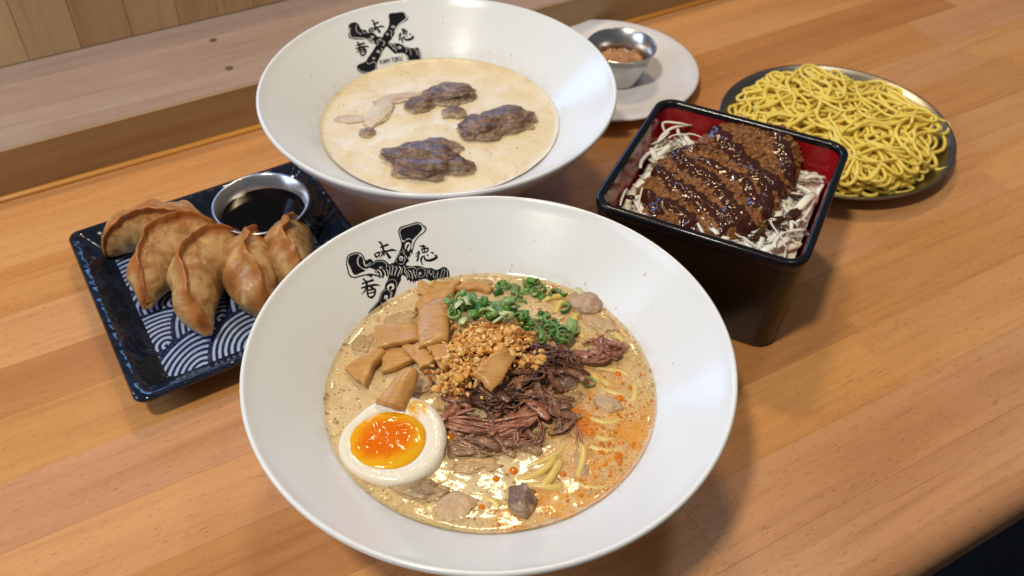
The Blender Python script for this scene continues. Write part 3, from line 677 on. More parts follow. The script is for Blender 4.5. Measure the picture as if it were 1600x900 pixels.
def splashes(parent, seed, n, z0):
    rs = random.Random(seed); V, Fs = [], []
    for _ in range(n):
        a = rs.gauss(1.3, 1.0); r = .083 + abs(rs.gauss(0, .009)) + .001; R = rs.choice([.0003, .0003, .0004, .0005, .0007]); z = inner_z(r); b = len(V)
        if r > .108 or z < z0: continue
        er = Vector((math.cos(a), math.sin(a), 0)); sl = Vector((er.x * .76, er.y * .76, .65)); tg = Vector((-er.y, er.x, 0)); nn_ = Vector((-er.x * .65, -er.y * .65, .76)); c = er * r + Vector((0, 0, z)); el = rs.uniform(1, 2.2)
        for f, h in ((1, -.05), (.8, .25), (.4, .38)):
            for k in range(8): t = .785 * k; V.append(tuple(c + tg * (R * f * math.cos(t)) + sl * (R * f * el * math.sin(t)) + nn_ * (R * h)))
        for i in range(2):
            for k in range(8): k2 = (k + 1) % 8; Fs.append((b + i * 8 + k, b + i * 8 + k2, b + i * 8 + 8 + k2, b + i * 8 + 8 + k))
        Fs.append(tuple(b + 16 + k for k in range(8)))
    o = mesh_obj('splashes', V, Fs, M['splash'], parent); o['kind'] = 'stuff'; return o
_sp = NT('dried_broth'); _sp.b.inputs['Alpha'].default_value = .28; M['splash'] = _sp.done(lin(206, 180, 132), .15)
for _o in [q for q in COL.objects if q.name.startswith('ramen_bowl')]: splashes(_o, 5 if _o.name == 'ramen_bowl' else 9, 36, .0545)

def broth(name, center, z, r, mat, amp, seed):
    V = [(0, 0, 0)]; Fs = []; nr, na = 46, 150
    for i in range(1, nr + 1):
        rr = r * (i / nr) ** .85
        for k in range(na):
            a = 2 * math.pi * k / na; x, y = rr * math.cos(a), rr * math.sin(a)
            zz = amp * mnoise.fractal(Vector((x * 55 + seed, y * 55, 0)), .8, 2, 3)
            zz += .0014 * max(0, (rr / r - .965) / .035) ** 2
            V.append((x, y, zz))
    for k in range(na): Fs.append((0, 1 + k, 1 + (k + 1) % na))
    for i in range(nr - 1):
        for k in range(na): k2 = (k + 1) % na; a = 1 + i * na; b = a + na; Fs.append((a + k, b + k, b + k2, a + k2))
    return mesh_obj(name, V, Fs, mat, None, True, (center[0], center[1], z))
ZF, ZB = .0535, .0517
soup = broth('ramen_broth', FB, ZF, .0845, m_broth_front(*FB, .66), .0006, 3)
tag(soup, 'cloudy tan broth with orange chilli oil filling the front bowl', 'soup')
soup2 = broth('pork_broth', RB, ZB, .0825, m_broth_rear(), .0005, 8)
tag(soup2, 'pale cream broth with brown specks filling the rear bowl', 'soup')
o = broth('broth_depth', FB, 0, .0830, m_depth('broth_depth', lin(232, 204, 148), lin(244, 222, 178), None, (.050, -.022, 0)), .0004, 5); o.location = (0, 0, -.0017); o.parent = soup   # opaque body under the cloudy skin

# ------------------------------------------------------------------ toppings in the front bowl
def mound(x, y):
    """height of the heap of meat above the broth"""
    c = on_z(800, 590, ZF); dx, dy = (x - c.x) / .030, (y - c.y) / .026
    c2 = on_z(735, 545, ZF); ex, ey = (x - c2.x) / .018, (y - c2.y) / .020
    return .016 * math.exp(-(dx * dx + dy * dy)) + .006 * math.exp(-(ex * ex + ey * ey))
def pxh(u, v, h): return on_z(u, v, ZF + h)
def _px(p):
    d = np.array(p) - CAM_O; return (800 + F_PX * (d @ _r2) / (d @ _fw), 450 - F_PX * (d @ _u2) / (d @ _fw))

# half egg: a shell of white cut flat, with the yolk set in the cut
def make_egg():
    c = pxh(611, 686, .0045); e = empty('egg_half', c, math.radians(20))
    e.rotation_euler = (math.radians(4), math.radians(-3), math.radians(14))
    tag(e, 'halved soft boiled egg with jammy orange yolk', 'egg')
    A, Bv, n = .0264, .0248, 72
    def rad(a):   # outline of the cut, blunter to the right, slightly dented at upper left
        return (1 + .05 * math.cos(a) - .03 * math.cos(3 * a + .4) - .035 * math.exp(-((a - 2.3) / .35) ** 2))
    yc = Vector((-.0022, -.0004, 0)); V = []; Fs = []
    rings = [(.0, -.0010), (.40, -.0010), (.62, -.0006), (.68, .0006), (.73, .0010), (.82, .0011), (.90, .0010), (.955, .0001), (.985, -.0013), (1.0, -.0035), (.985, -.007), (.90, -.012), (.72, -.0165), (.4, -.020), (.001, -.021)]
    for f, z in rings:
        for k in range(n):
            a = 2 * math.pi * k / n; r = rad(a)
            x, y = A * r * f * math.cos(a), Bv * r * f * math.sin(a)
            w = max(0, 1 - f) ; x += yc.x * w; y += yc.y * w
            V.append((x, y, z + .00015 * mnoise.noise(Vector((x * 180, y * 180, z * 90)))))
    m = len(rings)
    for i in range(m - 1):
        for k in range(n): k2 = (k + 1) % n; Fs.append((i * n + k, (i + 1) * n + k, (i + 1) * n + k2, i * n + k2))
    fix_normals(mesh_obj('egg_white', V, Fs, M['egg_white'], e))
    V, Fs, at = [(yc.x, yc.y, .0020)], [], [0]
    nr = 22
    for i in range(1, nr + 1):
        f = i / nr
        for k in range(n):
            a = 2 * math.pi * k / n; R = .0192 * (1 + .05 * math.cos(a * 2 + .5) + .03 * mnoise.noise(Vector((math.cos(a) * 2, math.sin(a) * 2, 5))))
            x, y = R * f * math.cos(a), R * .94 * f * math.sin(a)
            z = .0021 * (1 - f ** 5) - .0012 * max(0, f - .93) / .07 + .0006 * mnoise.fractal(Vector((x * 260, y * 260, 1)), .8, 2, 3) * (1 - f ** 4)
            V.append((x + yc.x, y + yc.y, z)); at.append(min(1, f + .25 * max(0, -y / R) * f))
    for k in range(n): Fs.append((0, 1 + k, 1 + (k + 1) % n))
    for i in range(nr - 1):
        for k in range(n): k2 = (k + 1) % n; a, b = 1 + i * n, 1 + (i + 1) * n; Fs.append((a + k, b + k, b + k2, a + k2))
    mesh_obj('yolk', V, Fs, M['yolk'], e, attrs={'rim': at})
make_egg()

# bamboo shoot slices
def slab(name, corners, thick, label, group, mat, bend=0.0, seed=0, cat='bamboo shoot'):
    """a soft-edged slice through four corner points (given in order), thick along its normal"""
    P = [Vector(p) for p in corners]; c = sum(P, Vector()) / 4; nrm = (P[2] - P[0]).cross(P[3] - P[1]).normalized()
    if nrm.z < 0: nrm = -nrm
    n = 12; V, Fs = [], []
    def pt(a, b):
        wob = Vector((mnoise.noise(Vector((a * 2.2, b * 2.2, seed * 3.1))), mnoise.noise(Vector((a * 2.2, b * 2.2, seed * 3.1 + 40))), 0)) * .0019
        q = P[0].lerp(P[1], a).lerp(P[3].lerp(P[2], a), b) + wob; k = 4 * a * (1 - a)
        w = mnoise.noise(q * 130 + Vector((seed, 0, 0))) * .0007
        return q - c + nrm * (bend * k + w) 
    ts = [0, .02, .07] + [.07 + .86 * i / (n - 4) for i in range(1, n - 4)] + [.93, .98, 1]; n = len(ts)
    for side in (1, -1):
        for b in ts:
            for a in ts:
                ed = min(a, 1 - a, b, 1 - b); rr = math.sqrt(max(0, 1 - max(0, 1 - ed / .06) ** 2)) if ed < .06 else 1
                V.append(pt(a, b) + nrm * side * thick / 2 * (.25 + .75 * rr) + nrm * .0003 * mnoise.noise(Vector((a * 3, b * 22, seed))) )
    for i in range(n - 1):
        for j in range(n - 1):
            q = (i * n + j, i * n + j + 1, (i + 1) * n + j + 1, (i + 1) * n + j); Fs.append(q); Fs.append(tuple(n * n + k for k in q[::-1]))
    rim = [i for i in range(n)] + [i * n + n - 1 for i in range(1, n)] + [(n - 1) * n + i for i in range(n - 2, -1, -1)] + [i * n for i in range(n - 2, 0, -1)]
    for a, b in zip(rim, rim[1:] + rim[:1]): Fs.append((a, n * n + a, n * n + b, b))
    o = fix_normals(mesh_obj(name, V, Fs, mat, None, True, c)); return tag(o, label, cat, group)
BG = 'bamboo shoot slices in the front bowl'
def bs(quad, hs, label, th=.0042, bend=.0, seed=0):
    return slab('bamboo_shoot', [pxh(u, v, h) for (u, v), h in zip(quad, hs)], th, label, BG, M['menma'], bend, seed)
bs([(651, 478), (706, 468), (700, 534), (654, 546)], (.007, .008, .011, .010), 'upright wide bamboo shoot slice beside the scallions', bend=.0012, seed=1)
bs([(648, 486), (694, 470), (722, 440), (676, 444)], (.0045, .0060, .001, -.001), 'bamboo shoot slice sinking into the broth above the upright wide slice', .004, .0, 2)
bs([(584, 513), (654, 507), (656, 535), (592, 546)], (.007, .008, .008, .007), 'level bamboo shoot slice left of the upright wide slice', bend=.001, seed=3)
bs([(592, 536), (606, 552), (566, 604), (541, 580)], (.005, .005, .002, .002), 'leftmost bamboo shoot slice lying on the bubbly broth', bend=.001, seed=4)
bs([(592, 550), (640, 541), (646, 566), (600, 584)], (.004, .005, .003, .002), 'bamboo shoot slice half hidden under the level slice', seed=5)
bs([(630, 544), (654, 536), (684, 566), (654, 580)], (.007, .008, .006, .005), 'small bamboo shoot slice between the level slice and the garlic', seed=6)
bs([(636, 578), (656, 586), (630, 640), (584, 632)], (.010, .010, .0085, .008), 'curled bamboo shoot slice overlapping the egg', .005, .0028, 7)
bs([(738, 584), (786, 540), (806, 562), (768, 612)], (.021, .022, .019, .017), 'bamboo shoot slice poking out of the fried garlic over the beef', .0036, .001, 8)
bs([(664, 536), (706, 542), (712, 572), (690, 580)], (.009, .011, .010, .008), 'bamboo shoot slice mostly under the garlic crumbs', seed=9)
bs([(700, 452), (745, 440), (772, 452), (764, 462)], (.001, .0022, .0006, -.001), 'arched bamboo shoot strip at the far edge of the broth', .0035, .0016, 10)
bs([(655, 436), (683, 455), (678, 466), (652, 462)], (.005, .001, .0, .001), 'brown pointed bamboo shoot tip touching the emblem', .003, 0, 11)

# braised beef: bundles of fibres
def beef(name, path, R, n, label, mat, fib=.0010, squash=.6, seed=0, cover=(.3, .85), core=True, group='braised beef in the front bowl', wild=.5, cat='beef'):
    rr = random.Random(seed); P = [Vector(p) for p in path]; R *= .80 if core else 1
    P = [on_z(*_px(p), ZF + (p.z - ZF) * .55) for p in P]; c = sum(P, Vector()) / len(P); V, Fs = [], []
    S = catmull(P, 24)
    for i in range(int(n * .9) if core else n):
        a = rr.uniform(0, 2 * math.pi); q = math.sqrt(rr.random()) * R; ln = rr.uniform(*cover); t0 = rr.uniform(0, 1 - ln)
        ph, ph2 = rr.uniform(0, 9), rr.uniform(0, 9); k = 16; pts = []; r0 = fib * rr.uniform(.3, .85)
        for j in range(k):
            t = (t0 + ln * j / (k - 1)) * 23; m = min(int(t), 22); p = S[m].lerp(S[m + 1], t - m); d = (S[m + 1] - S[m]).normalized()
            sd = d.cross(Vector((0, 0, 1)))
            if sd.length < .1: sd = Vector((1, 0, 0))
            sd.normalize(); up = sd.cross(d)
            w = math.sin(math.pi * min(1, .25 + j / (k - 1)))
            aa = a + .7 * math.sin(j * .25 + ph)
            o = sd * math.cos(aa) * q + up * math.sin(aa) * q * squash
            o += Vector((mnoise.noise(Vector((j * .22, ph, 1))), mnoise.noise(Vector((j * .22, ph2, 5))), mnoise.noise(Vector((j * .25, ph, 9))) * .6)) * R * wild
            pts.append(p + o - c)
        tube_geo(pts, [r0 * (.35 + .65 * math.sin(math.pi * (.12 + .76 * j / (k - 1))) ** .6) for j in range(k)], 6, rr.uniform(.5, 1), 0, V, Fs)
    if core:      # torn flakes with ridges along the grain
        for f in range(int(n * .5)):
            t = rr.uniform(.06, .94) * 23; m = min(int(t), 22); p0 = S[m].lerp(S[m + 1], t - m); d = (S[m + 1] - S[m]).normalized()
            d = Matrix.Rotation(rr.gauss(0, .75), 3, 'Z') @ d; d.z += rr.gauss(0, .25); d.normalize(); sd = d.cross(Vector((0, 0, 1))).normalized(); up = sd.cross(d)
            aa = rr.uniform(0, 6.28); q = math.sqrt(rr.random()) * R; p0 = p0 + sd * math.cos(aa) * q + up * math.sin(aa) * q * squash
            ln = rr.uniform(.005, .012); w0 = rr.uniform(.0010, .0027); bd = rr.gauss(0, .28); k = 9; pts = [p0 - c + d * (ln * (u / (k - 1) - .5) * 2) + (sd * bd + up * rr.gauss(0, .03)) * ln * (2 * u / (k - 1) - 1) ** 2 for u in range(k)]
            b0 = len(V); tube_geo(pts, [w0 * (.3 + .7 * math.sin(math.pi * (.08 + .84 * u / (k - 1))) ** .6) for u in range(k)], 16, rr.uniform(.28, .6), 0, V, Fs)
            for u in range(k):
                for a_ in range(16):
                    ix = b0 + u * 16 + a_; v_ = Vector(V[ix]); g_ = 1 + .85 * mnoise.noise(Vector((math.cos(a_ * .3927) * 4.2, math.sin(a_ * .3927) * 4.2, u * .35 + f * 3.7 + seed)))
                    V[ix] = tuple(pts[u] + (v_ - pts[u]) * g_)
    o = mesh_obj(name, V, Fs, mat, None, True, c); return tag(o, label, cat, group)
B_ = M['beef']
hp = chunk('beef_heap', pxh(806, 580, .001), (.026, .0125, .0085), .2, M['beef_dark'], .32, 2.2, 4, 4)
tag(hp, 'dark heap of braised beef under the garlic and shreds', 'beef', 'braised beef in the front bowl')
beef('shredded_beef', [pxh(800, 560, .017), pxh(845, 552, .017), pxh(885, 560, .012), pxh(896, 590, .005)], .0062, 36, 'shredded beef clump right of the garlic under the scallions', M['beef_dark'], .0010, .7, 1, wild=.9)
beef('shredded_beef', [pxh(778, 598, .017), pxh(815, 590, .018), pxh(850, 580, .015), pxh(872, 600, .008)], .0056, 30, 'shredded beef clump just right of the bamboo slice on top', B_, .0010, .7, 2, wild=.9)
beef('shredded_beef', [pxh(735, 606, .013), pxh(760, 622, .014), pxh(800, 620, .013), pxh(850, 618, .009)], .0060, 34, 'shredded beef clump below the bamboo slice on top', M['beef_dark'], .0011, .7, 3, wild=.9)
beef('shredded_beef', [pxh(686, 655, .004), pxh(730, 664, .006), pxh(780, 664, .007), pxh(830, 648, .009), pxh(868, 622, .009)], .0050, 26, 'long pinkish beef strip sweeping to the right of the egg', M['beef_red'], .0012, .55, 4, (.7, 1), wild=.35)
beef('shredded_beef', [pxh(704, 700, .001), pxh(750, 697, .002), pxh(800, 693, .002), pxh(858, 680, .001)], .0062, 30, 'dark beef strip half sunk between the pinkish strip and the noodles', B_, .0011, .45, 5, wild=.6)
beef('shredded_beef', [pxh(706, 600, .010), pxh(716, 622, .008), pxh(712, 645, .004), pxh(694, 655, .002)], .0042, 18, 'curled beef shreds between the egg and the garlic', M['beef_red'], .0010, .8, 6, wild=.8)
beef('shredded_beef', [pxh(756, 634, .009), pxh(768, 652, .0105), pxh(772, 676, .007), pxh(768, 690, .002)], .0018, 6, 'thin beef strand hanging across the pinkish strip', B_, .0009, 1, 7, core=False)
beef('shredded_beef', [pxh(838, 640, .0105), pxh(812, 668, .010), pxh(808, 690, .005), pxh(822, 704, .001)], .0018, 7, 'left of two looped beef strands in front of the heap', B_, .0009, 1, 8, core=False)
beef('shredded_beef', [pxh(842, 642, .0105), pxh(846, 665, .0095), pxh(842, 690, .004), pxh(826, 704, .001)], .0018, 7, 'right of two looped beef strands in front of the heap', B_, .0009, 1, 9, core=False)
beef('shredded_beef', [pxh(838, 612, .011), pxh(862, 628, .010), pxh(880, 652, .006), pxh(872, 676, .002)], .0058, 34, 'shredded beef clump at the right front of the heap', M['beef'], .0010, .7, 10, wild=1.0)
beef('shredded_beef', [pxh(878, 640, .006), pxh(896, 665, .004), pxh(906, 695, .003), pxh(906, 738, .000)], .0017, 7, 'long thin beef strand trailing down the right side', M['beef_red'], .0010, .8, 11, core=False)
beef('shredded_beef', [pxh(918, 566, .003), pxh(935, 555, .007), pxh(955, 548, .008), pxh(974, 542, .006)], .0048, 26, 'frayed beef tuft lying apart on the right', M['beef_red'], .0009, .6, 12, (.5, 1), wild=.8)
beef('shredded_beef', [pxh(908, 540, .003), pxh(925, 534, .005), pxh(942, 526, .006)], .0018, 7, 'thin beef shred above the frayed tuft', M['beef_red'], .0009, .6, 13, core=False)
CG = 'meat lumps in the front bowl'
for (u, v, h, r, rz, mat, lab, am) in (
    (815, 783, .001, (.0068, .0085, .0060), .1, 'pork', 'dark grey and white meat lump at the near edge', .3), (914, 474, .0012, (.0105, .0085, .0050), -.3, 'pork_pale', 'pinkish tan meat lump at the far right edge', .22),
    (878, 598, .0015, (.0080, .0062, .0046), .3, 'pork', 'round wet meat lump right of the beef heap', .3), (886, 628, .000, (.0100, .0055, .0030), .6, 'beef', 'flat meat scrap under the round wet lump', .4),
    (950, 632, .0004, (.0075, .0050, .0030), -.4, 'pork_pale', 'small pale meat lump floating in the chilli oil', .25), (657, 765, .0006, (.0125, .0062, .0030), -.15, 'pork', 'wet grey meat scrap below the egg', .35),
    (712, 792, .0002, (.0105, .0080, .0024), .2, 'pork_pale', 'round pale meat lump below the egg near the bowl wall', .15), (746, 443, .0004, (.0085, .0026, .0018), .1, 'pork', 'thin brown meat sliver at the far edge', .3),
    (630, 500, .0001, (.0110, .0060, .0022), .3, 'pork', 'meat scrap in the bubbles behind the level bamboo slice', .35), (568, 538, .0001, (.0070, .0060, .0020), 1.0, 'pork', 'purplish meat scrap at the left edge of the broth', .3),
    (938, 505, .0004, (.0110, .0060, .0022), -.7, 'pork_pale', 'sunken tan meat lump between noodles and the frayed tuft', .35), (740, 728, .0000, (.0120, .0050, .0018), .1, 'beef', 'flat sunken meat scrap in the golden reflections', .4),
    (908, 725, .0000, (.0030, .0085, .0020), .2, 'pork', 'narrow sunken meat scrap beside the trailing strand', .3), (660, 600, .0008, (.012, .007, .003), .4, 'pork_pale', 'pale sunken meat scrap left of the garlic', .3)):
    o = chunk('meat_lump', pxh(u, v, h - .0006), (r[0], r[1], r[2] * .8), rz, M[mat], am, 1.7, u * .01, 4, fine=.08); tag(o, lab, 'meat', CG)

# noodles breaking the surface of the broth
NG = 'noodles in the front bowl'
def noodle(px, hs, r, label, group=NG, mat='noodle_soup', flat=.85):
    r *= .86; P = [pxh(u, v, h - .0012) for (u, v), h in zip(px, hs)]; c = sum(P, Vector()) / len(P); S = catmull([p - c for p in P], 26)
    V, Fs = tube_geo(S, [r * (1 if 0 < i < 25 else .8) for i in range(26)], 10, flat)
    return tag(mesh_obj('noodle', V, Fs, M[mat], None, True, c), label, 'noodle', group)
noodle([(846, 474), (858, 466), (882, 463), (894, 472)], (-.0008, .0018, .0018, -.001), .0021, 'noodle curling beside the scallions at the far right')
noodle([(868, 490), (876, 474), (884, 476)], (.000, .0028, .0012), .0022, 'short noodle end between the scallion rings')
noodle([(906, 492), (898, 496), (899, 512), (910, 526), (918, 534)], (-.001, .0015, .0018, .0008, -.001), .0023, 'noodle bend left of the pinkish tan meat lump')
noodle([(950, 512), (968, 530), (975, 550), (968, 572)], (-.0008, .0008, .0010, -.001), .0022, 'noodle running past the tip of the frayed beef tuft')
noodle([(922, 584), (930, 590), (938, 598)], (.0006, .0014, .000), .0022, 'short noodle stub below the frayed beef tuft')
noodle([(934, 590), (948, 600), (960, 606)], (-.0005, .0012, -.0008), .0022, 'noodle piece in the oil below the frayed beef tuft')
noodle([(912, 650), (932, 658), (955, 662), (975, 654)], (-.0009, .0006, .0006, -.001), .0021, 'noodle arc in the oil right of the heap')
noodle([(980, 590), (992, 606), (990, 626), (980, 636)], (-.001, .0004, .0004, -.001), .0021, 'pale noodle loop close to the right wall')
noodle([(926, 682), (945, 688), (964, 686)], (-.0009, .0006, -.0009), .0021, 'lower noodle arc in the oil at the right')
noodle([(884, 668), (902, 682), (912, 706), (906, 736), (900, 752)], (-.0006, .001, .0014, .0008, -.001), .0022, 'noodle hanging alongside the trailing beef strand')
noodle([(805, 752), (838, 742), (862, 722), (866, 702)], (-.0006, .0010, .0012, -.0008), .0023, 'thick noodle curving under the dark beef strip')
noodle([(840, 766), (854, 754), (866, 738), (876, 720)], (-.0006, .0014, .0016, .0002), .0024, 'thick bright noodle end in front of the beef')
noodle([(812, 756), (840, 760), (868, 762), (882, 758)], (-.0008, .0006, .0006, -.001), .0022, 'noodle lying flat above the dark grey lump')
noodle([(752, 790), (764, 782), (776, 788), (778, 800)], (-.0009, .0006, .0004, -.001), .0023, 'faint noodle bend left of the dark grey lump')
noodle([(690, 640), (706, 628), (722, 612)], (-.0004, .0020, .0012), .0022, 'pale noodle under the curled beef shreds')
noodle([(905, 560), (925, 572), (950, 578), (975, 584), (990, 600)], (-.0009, .0004, .0006, .0004, -.001), .0021, 'long pale noodle passing under the frayed beef tuft')
noodle([(930, 606), (950, 612), (972, 618), (984, 612)], (-.001, .0005, .0004, -.001), .0020, 'pale noodle just above the small pale meat lump')
noodle([(900, 690), (925, 700), (955, 706), (980, 700)], (-.001, .0004, .0005, -.001), .0021, 'sunken noodle below the lower noodle arc')
noodle([(918, 484), (934, 492), (950, 502), (962, 516)], (-.001, .0006, .0006, -.001), .0021, 'pale noodle beside the pinkish tan meat lump')
noodle([(820, 728), (846, 722), (872, 708), (890, 690)], (-.001, .0005, .0006, -.001), .0021, 'slim noodle between the dark strip and the thick noodles')
noodle([(886, 748), (910, 760), (936, 764), (960, 756)], (-.001, .0004, .0004, -.001), .0020, 'faint noodle in the orange oil at the near right')
noodle([(602, 520), (612, 506), (606, 494)], (-.0009, .0003, -.0009), .0020, 'yellow noodle glimpse behind the level bamboo slice')

# scallion slices
def ring_geo(R, wall, hgt, arc=2 * math.pi, n=18, oval=1.0, flare=0.0):
    V, Fs = [], []; full = arc > 6.2; m = n if full else n + 1
    prof = [(R, -hgt / 2), (R, hgt / 2), (R - wall, hgt / 2), (R - wall, -hgt / 2)]
    for k in range(m):
        a = arc * k / n
        for i, (r, z) in enumerate(prof): V.append((r * math.cos(a) * (1 + flare * z / hgt), r * math.sin(a) * oval, z))
    for k in range(n):
        k2 = (k + 1) % m
        for i in range(4): j = (i + 1) % 4; Fs.append((k * 4 + i, k2 * 4 + i, k2 * 4 + j, k * 4 + j))
    if not full: Fs += [(0, 1, 2, 3), (n * 4 + 3, n * 4 + 2, n * 4 + 1, n * 4)]
    return V, Fs
SH = []
for (R, w, hh, arc, ov, pale) in ((.0030, .0006, .0040, 6.3, .75, .0), (.0036, .0007, .0026, 6.3, .8, .05), (.0026, .0006, .0060, 6.3, .6, .0), (.0034, .0008, .0050, 3.6, .9, .1), (.0040, .0008, .0030, 4.4, .8, .0), (.0030, .0007, .0085, 2.6, .8, .15), (.0034, .0009, .0080, 2.2, .8, .9)):
    V, Fs = ring_geo(R, w, hh, arc, 18, ov, .1); me = mesh_obj('scallion_slice', V, Fs, M['scallion'], attrs={'pale': [min(1, pale + (.35 if (i % 4) > 1 else 0)) for i in range(len(V))]})
    fix_normals(me); SH.append(me.data); bpy.data.objects.remove(me)
r2 = random.Random(5)
def scallion(u, v, h, k, rot, label, group):
    o = bpy.data.objects.new('scallion_slice', SH[k]); COL.objects.link(o); o.location = pxh(u, v, h); o.rotation_euler = rot; s = r2.uniform(.62, 1.05); o.scale = (s, s, s)
    return tag(o, label, 'scallion', group)
sites = []
for i in range(52):   # heap beside the upright bamboo slice
    t = r2.random(); u = 704 + t * 84 + r2.gauss(0, 5); v = 474 + t * 22 + r2.gauss(0, 9); sites.append((u, v, .010 + .007 * r2.random(), 0))
for i in range(40):   # along the far side of the garlic
    t = r2.random(); u = 790 + t * 100 + r2.gauss(0, 5); v = 488 + t * 28 + r2.gauss(0, 10); sites.append((u, v, .003 + .008 * r2.random() * (1 - t * .6), 1))
for i in range(30):   # floating in the bubbles at the far edge
    sites.append((r2.uniform(778, 850), r2.uniform(440, 478), -.0006 + .0018 * r2.random(), 2))
LB = ['chopped green scallion piled between the upright bamboo slice and the garlic', 'chopped green scallion strewn along the far side of the garlic', 'chopped green scallion floating in bubbles at the far edge of the broth']
for u, v, h, g in sites:
    k = r2.choice([0, 0, 1, 1, 2, 3, 3, 4, 4, 5] + ([5, 6] if g == 0 else [])); flat_ = g == 2
    rot = (r2.gauss(0, .25 if flat_ else .8), r2.gauss(0, .25 if flat_ else .8), r2.uniform(0, 6.28))
    if k in (2, 5, 6): rot = (r2.uniform(1.1, 1.6), r2.gauss(0, .5), r2.uniform(0, 6.28))
    scallion(u, v, h, k, rot, LB[g], ['scallions beside the bamboo', 'scallions behind the garlic', 'scallions at the far edge'][g])
for (u, v, h, k, rot, lab) in ((832, 438, .004, 2, (1.3, .2, .9), 'straight green scallion stick rising at the far edge'), (722, 504, .013, 6, (1.45, .1, .8), 'pale white scallion slice leaning on the garlic'), (784, 494, .0155, 6, (1.3, .3, 1.0), 'pale green scallion slice on top of the heap'), (716, 480, .0165, 6, (1.4, .2, 2.4), 'white scallion sliver on the green pile'),
    (846, 526, .018, 2, (.2, 1.5, 1.7), 'dark green scallion pair on the beef right of the garlic'), (880, 518, .0085, 4, (.3, .2, .3), 'scallion ring nearest the noodle bend'), (866, 505, .008, 1, (.4, .1, 1.2), 'round green scallion ring above the nearest one'), (880, 458, .0018, 4, (.2, .3, 2.0), 'scallion ring floating by the far right wall'), (866, 460, .0016, 3, (.3, .2, .4), 'half scallion ring beside the floating ring'), (882, 482, .0018, 4, (.2, .1, 4.), 'thin scallion loop beside the noodle end'), (920, 598, .0012, 1, (.2, .1, .3), 'single scallion piece in the chilli oil'), (905, 459, .0012, 6, (1.4, .1, .2), 'pale scallion slice against the far right wall')):
    scallion(u, v, h, k, rot, lab, 'single scallion slices')

# fried garlic crumbs: too small and too many to count
V, Fs, tone = [], [], []; r3 = random.Random(21); iv, iff = ico(1)
def crumb(p, s):
    b = len(V); rot = Matrix.Rotation(r3.uniform(0, 6.28), 3, 'Z') @ Matrix.Rotation(r3.uniform(0, 6.28), 3, 'X'); sc = Vector((s * r3.uniform(.7, 1.5), s * r3.uniform(.6, 1.1), s * r3.uniform(.5, .9))); tn = r3.random()
    for v in iv:
        k = 1 + r3.uniform(-.28, .28); V.append(tuple(rot @ Vector((v.x * sc.x * k, v.y * sc.y * k, v.z * sc.z * k)) + p)); tone.append(max(0, min(1, tn + r3.uniform(-.15, .15))))
    Fs.extend([tuple(b + i for i in f) for f in iff])
gb = pxh(770, 545, 0)
for i in range(900):
    q = r3.random()
    if q < .72: u, v = r3.gauss(762, 36), r3.gauss(537, 20); hh = .0165 - .010 * (((u - 765) / 75) ** 2 + ((v - 540) / 52) ** 2) + r3.uniform(0, .005)
    elif q < .86: u, v = r3.gauss(700, 14), r3.gauss(596, 12); hh = .0065 + r3.uniform(0, .004)
    else: u, v = r3.gauss(735, 26), r3.gauss(576, 16); hh = .0125 + r3.uniform(0, .004)
    if u < 664 or u > 862 or v < 498 or v > 634 or (hh < .004): continue
    crumb(pxh(u, v, hh) - gb, r3.choice([.0007, .0009, .0012, .0016, .0021]))
for i in range(26): crumb(pxh(r3.uniform(790, 850), r3.uniform(545, 575), .019) - gb, r3.choice([.0008, .0012, .0018]))
gar = mesh_obj('fried_garlic', V, Fs, M['garlic'], None, False, gb, attrs={'tone': tone})
tag(gar, 'heap of golden fried garlic crumbs on top of the ramen', 'garlic', kind='stuff')
gm = chunk('garlic_mound', pxh(765, 548, .003), (.021, .017, .0125), .2, M['garlic'], .2, 3, 2, 4, fine=.18, parent=None)
gm.parent = gar; gm.location = pxh(765, 548, .003) - gb

# chilli oil drops floating on the broth, part of the broth
V, Fs = [], []; r4 = random.Random(3)
def drop(u, v, r):
    p = pxh(u, v, .0002) - Vector((FB[0], FB[1], ZF)); b = len(V); n = 14
    for i, (f, z) in enumerate(((1, -.0002), (.92, .0002), (.6, .0005), (.25, .0006))):
        for k in range(n): a = 6.283 * k / n; V.append((p.x + r * f * math.cos(a), p.y + r * f * math.sin(a), p.z + z))
    for i in range(3):
        for k in range(n): k2 = (k + 1) % n; Fs.append((b + i * n + k, b + i * n + k2, b + (i + 1) * n + k2, b + (i + 1) * n + k))
    Fs.append(tuple(b + 3 * n + k for k in range(n)))
for i in range(110):
    u, v = r4.gauss(950, 45), r4.gauss(700, 75); p = pxh(u, v, 0)
    if math.hypot(p.x - FB[0], p.y - FB[1]) < .079: drop(u, v, r4.choice([.0004, .0005, .0006, .0008, .0010]))
for (u, v, r) in ((966, 584, .0019), (968, 622, .0022), (922, 674, .0024), (802, 735, .0021), (752, 792, .0017), (775, 748, .0018), (880, 740, .0015), (940, 704, .0021), (966, 712, .0023), (968, 720, .0015), (700, 684, .0028), (712, 678, .0020), (1000, 586, .0012)): drop(u, v, r)
od = mesh_obj('oil_drops', V, Fs, M['oil'], soup); od['kind'] = 'stuff'

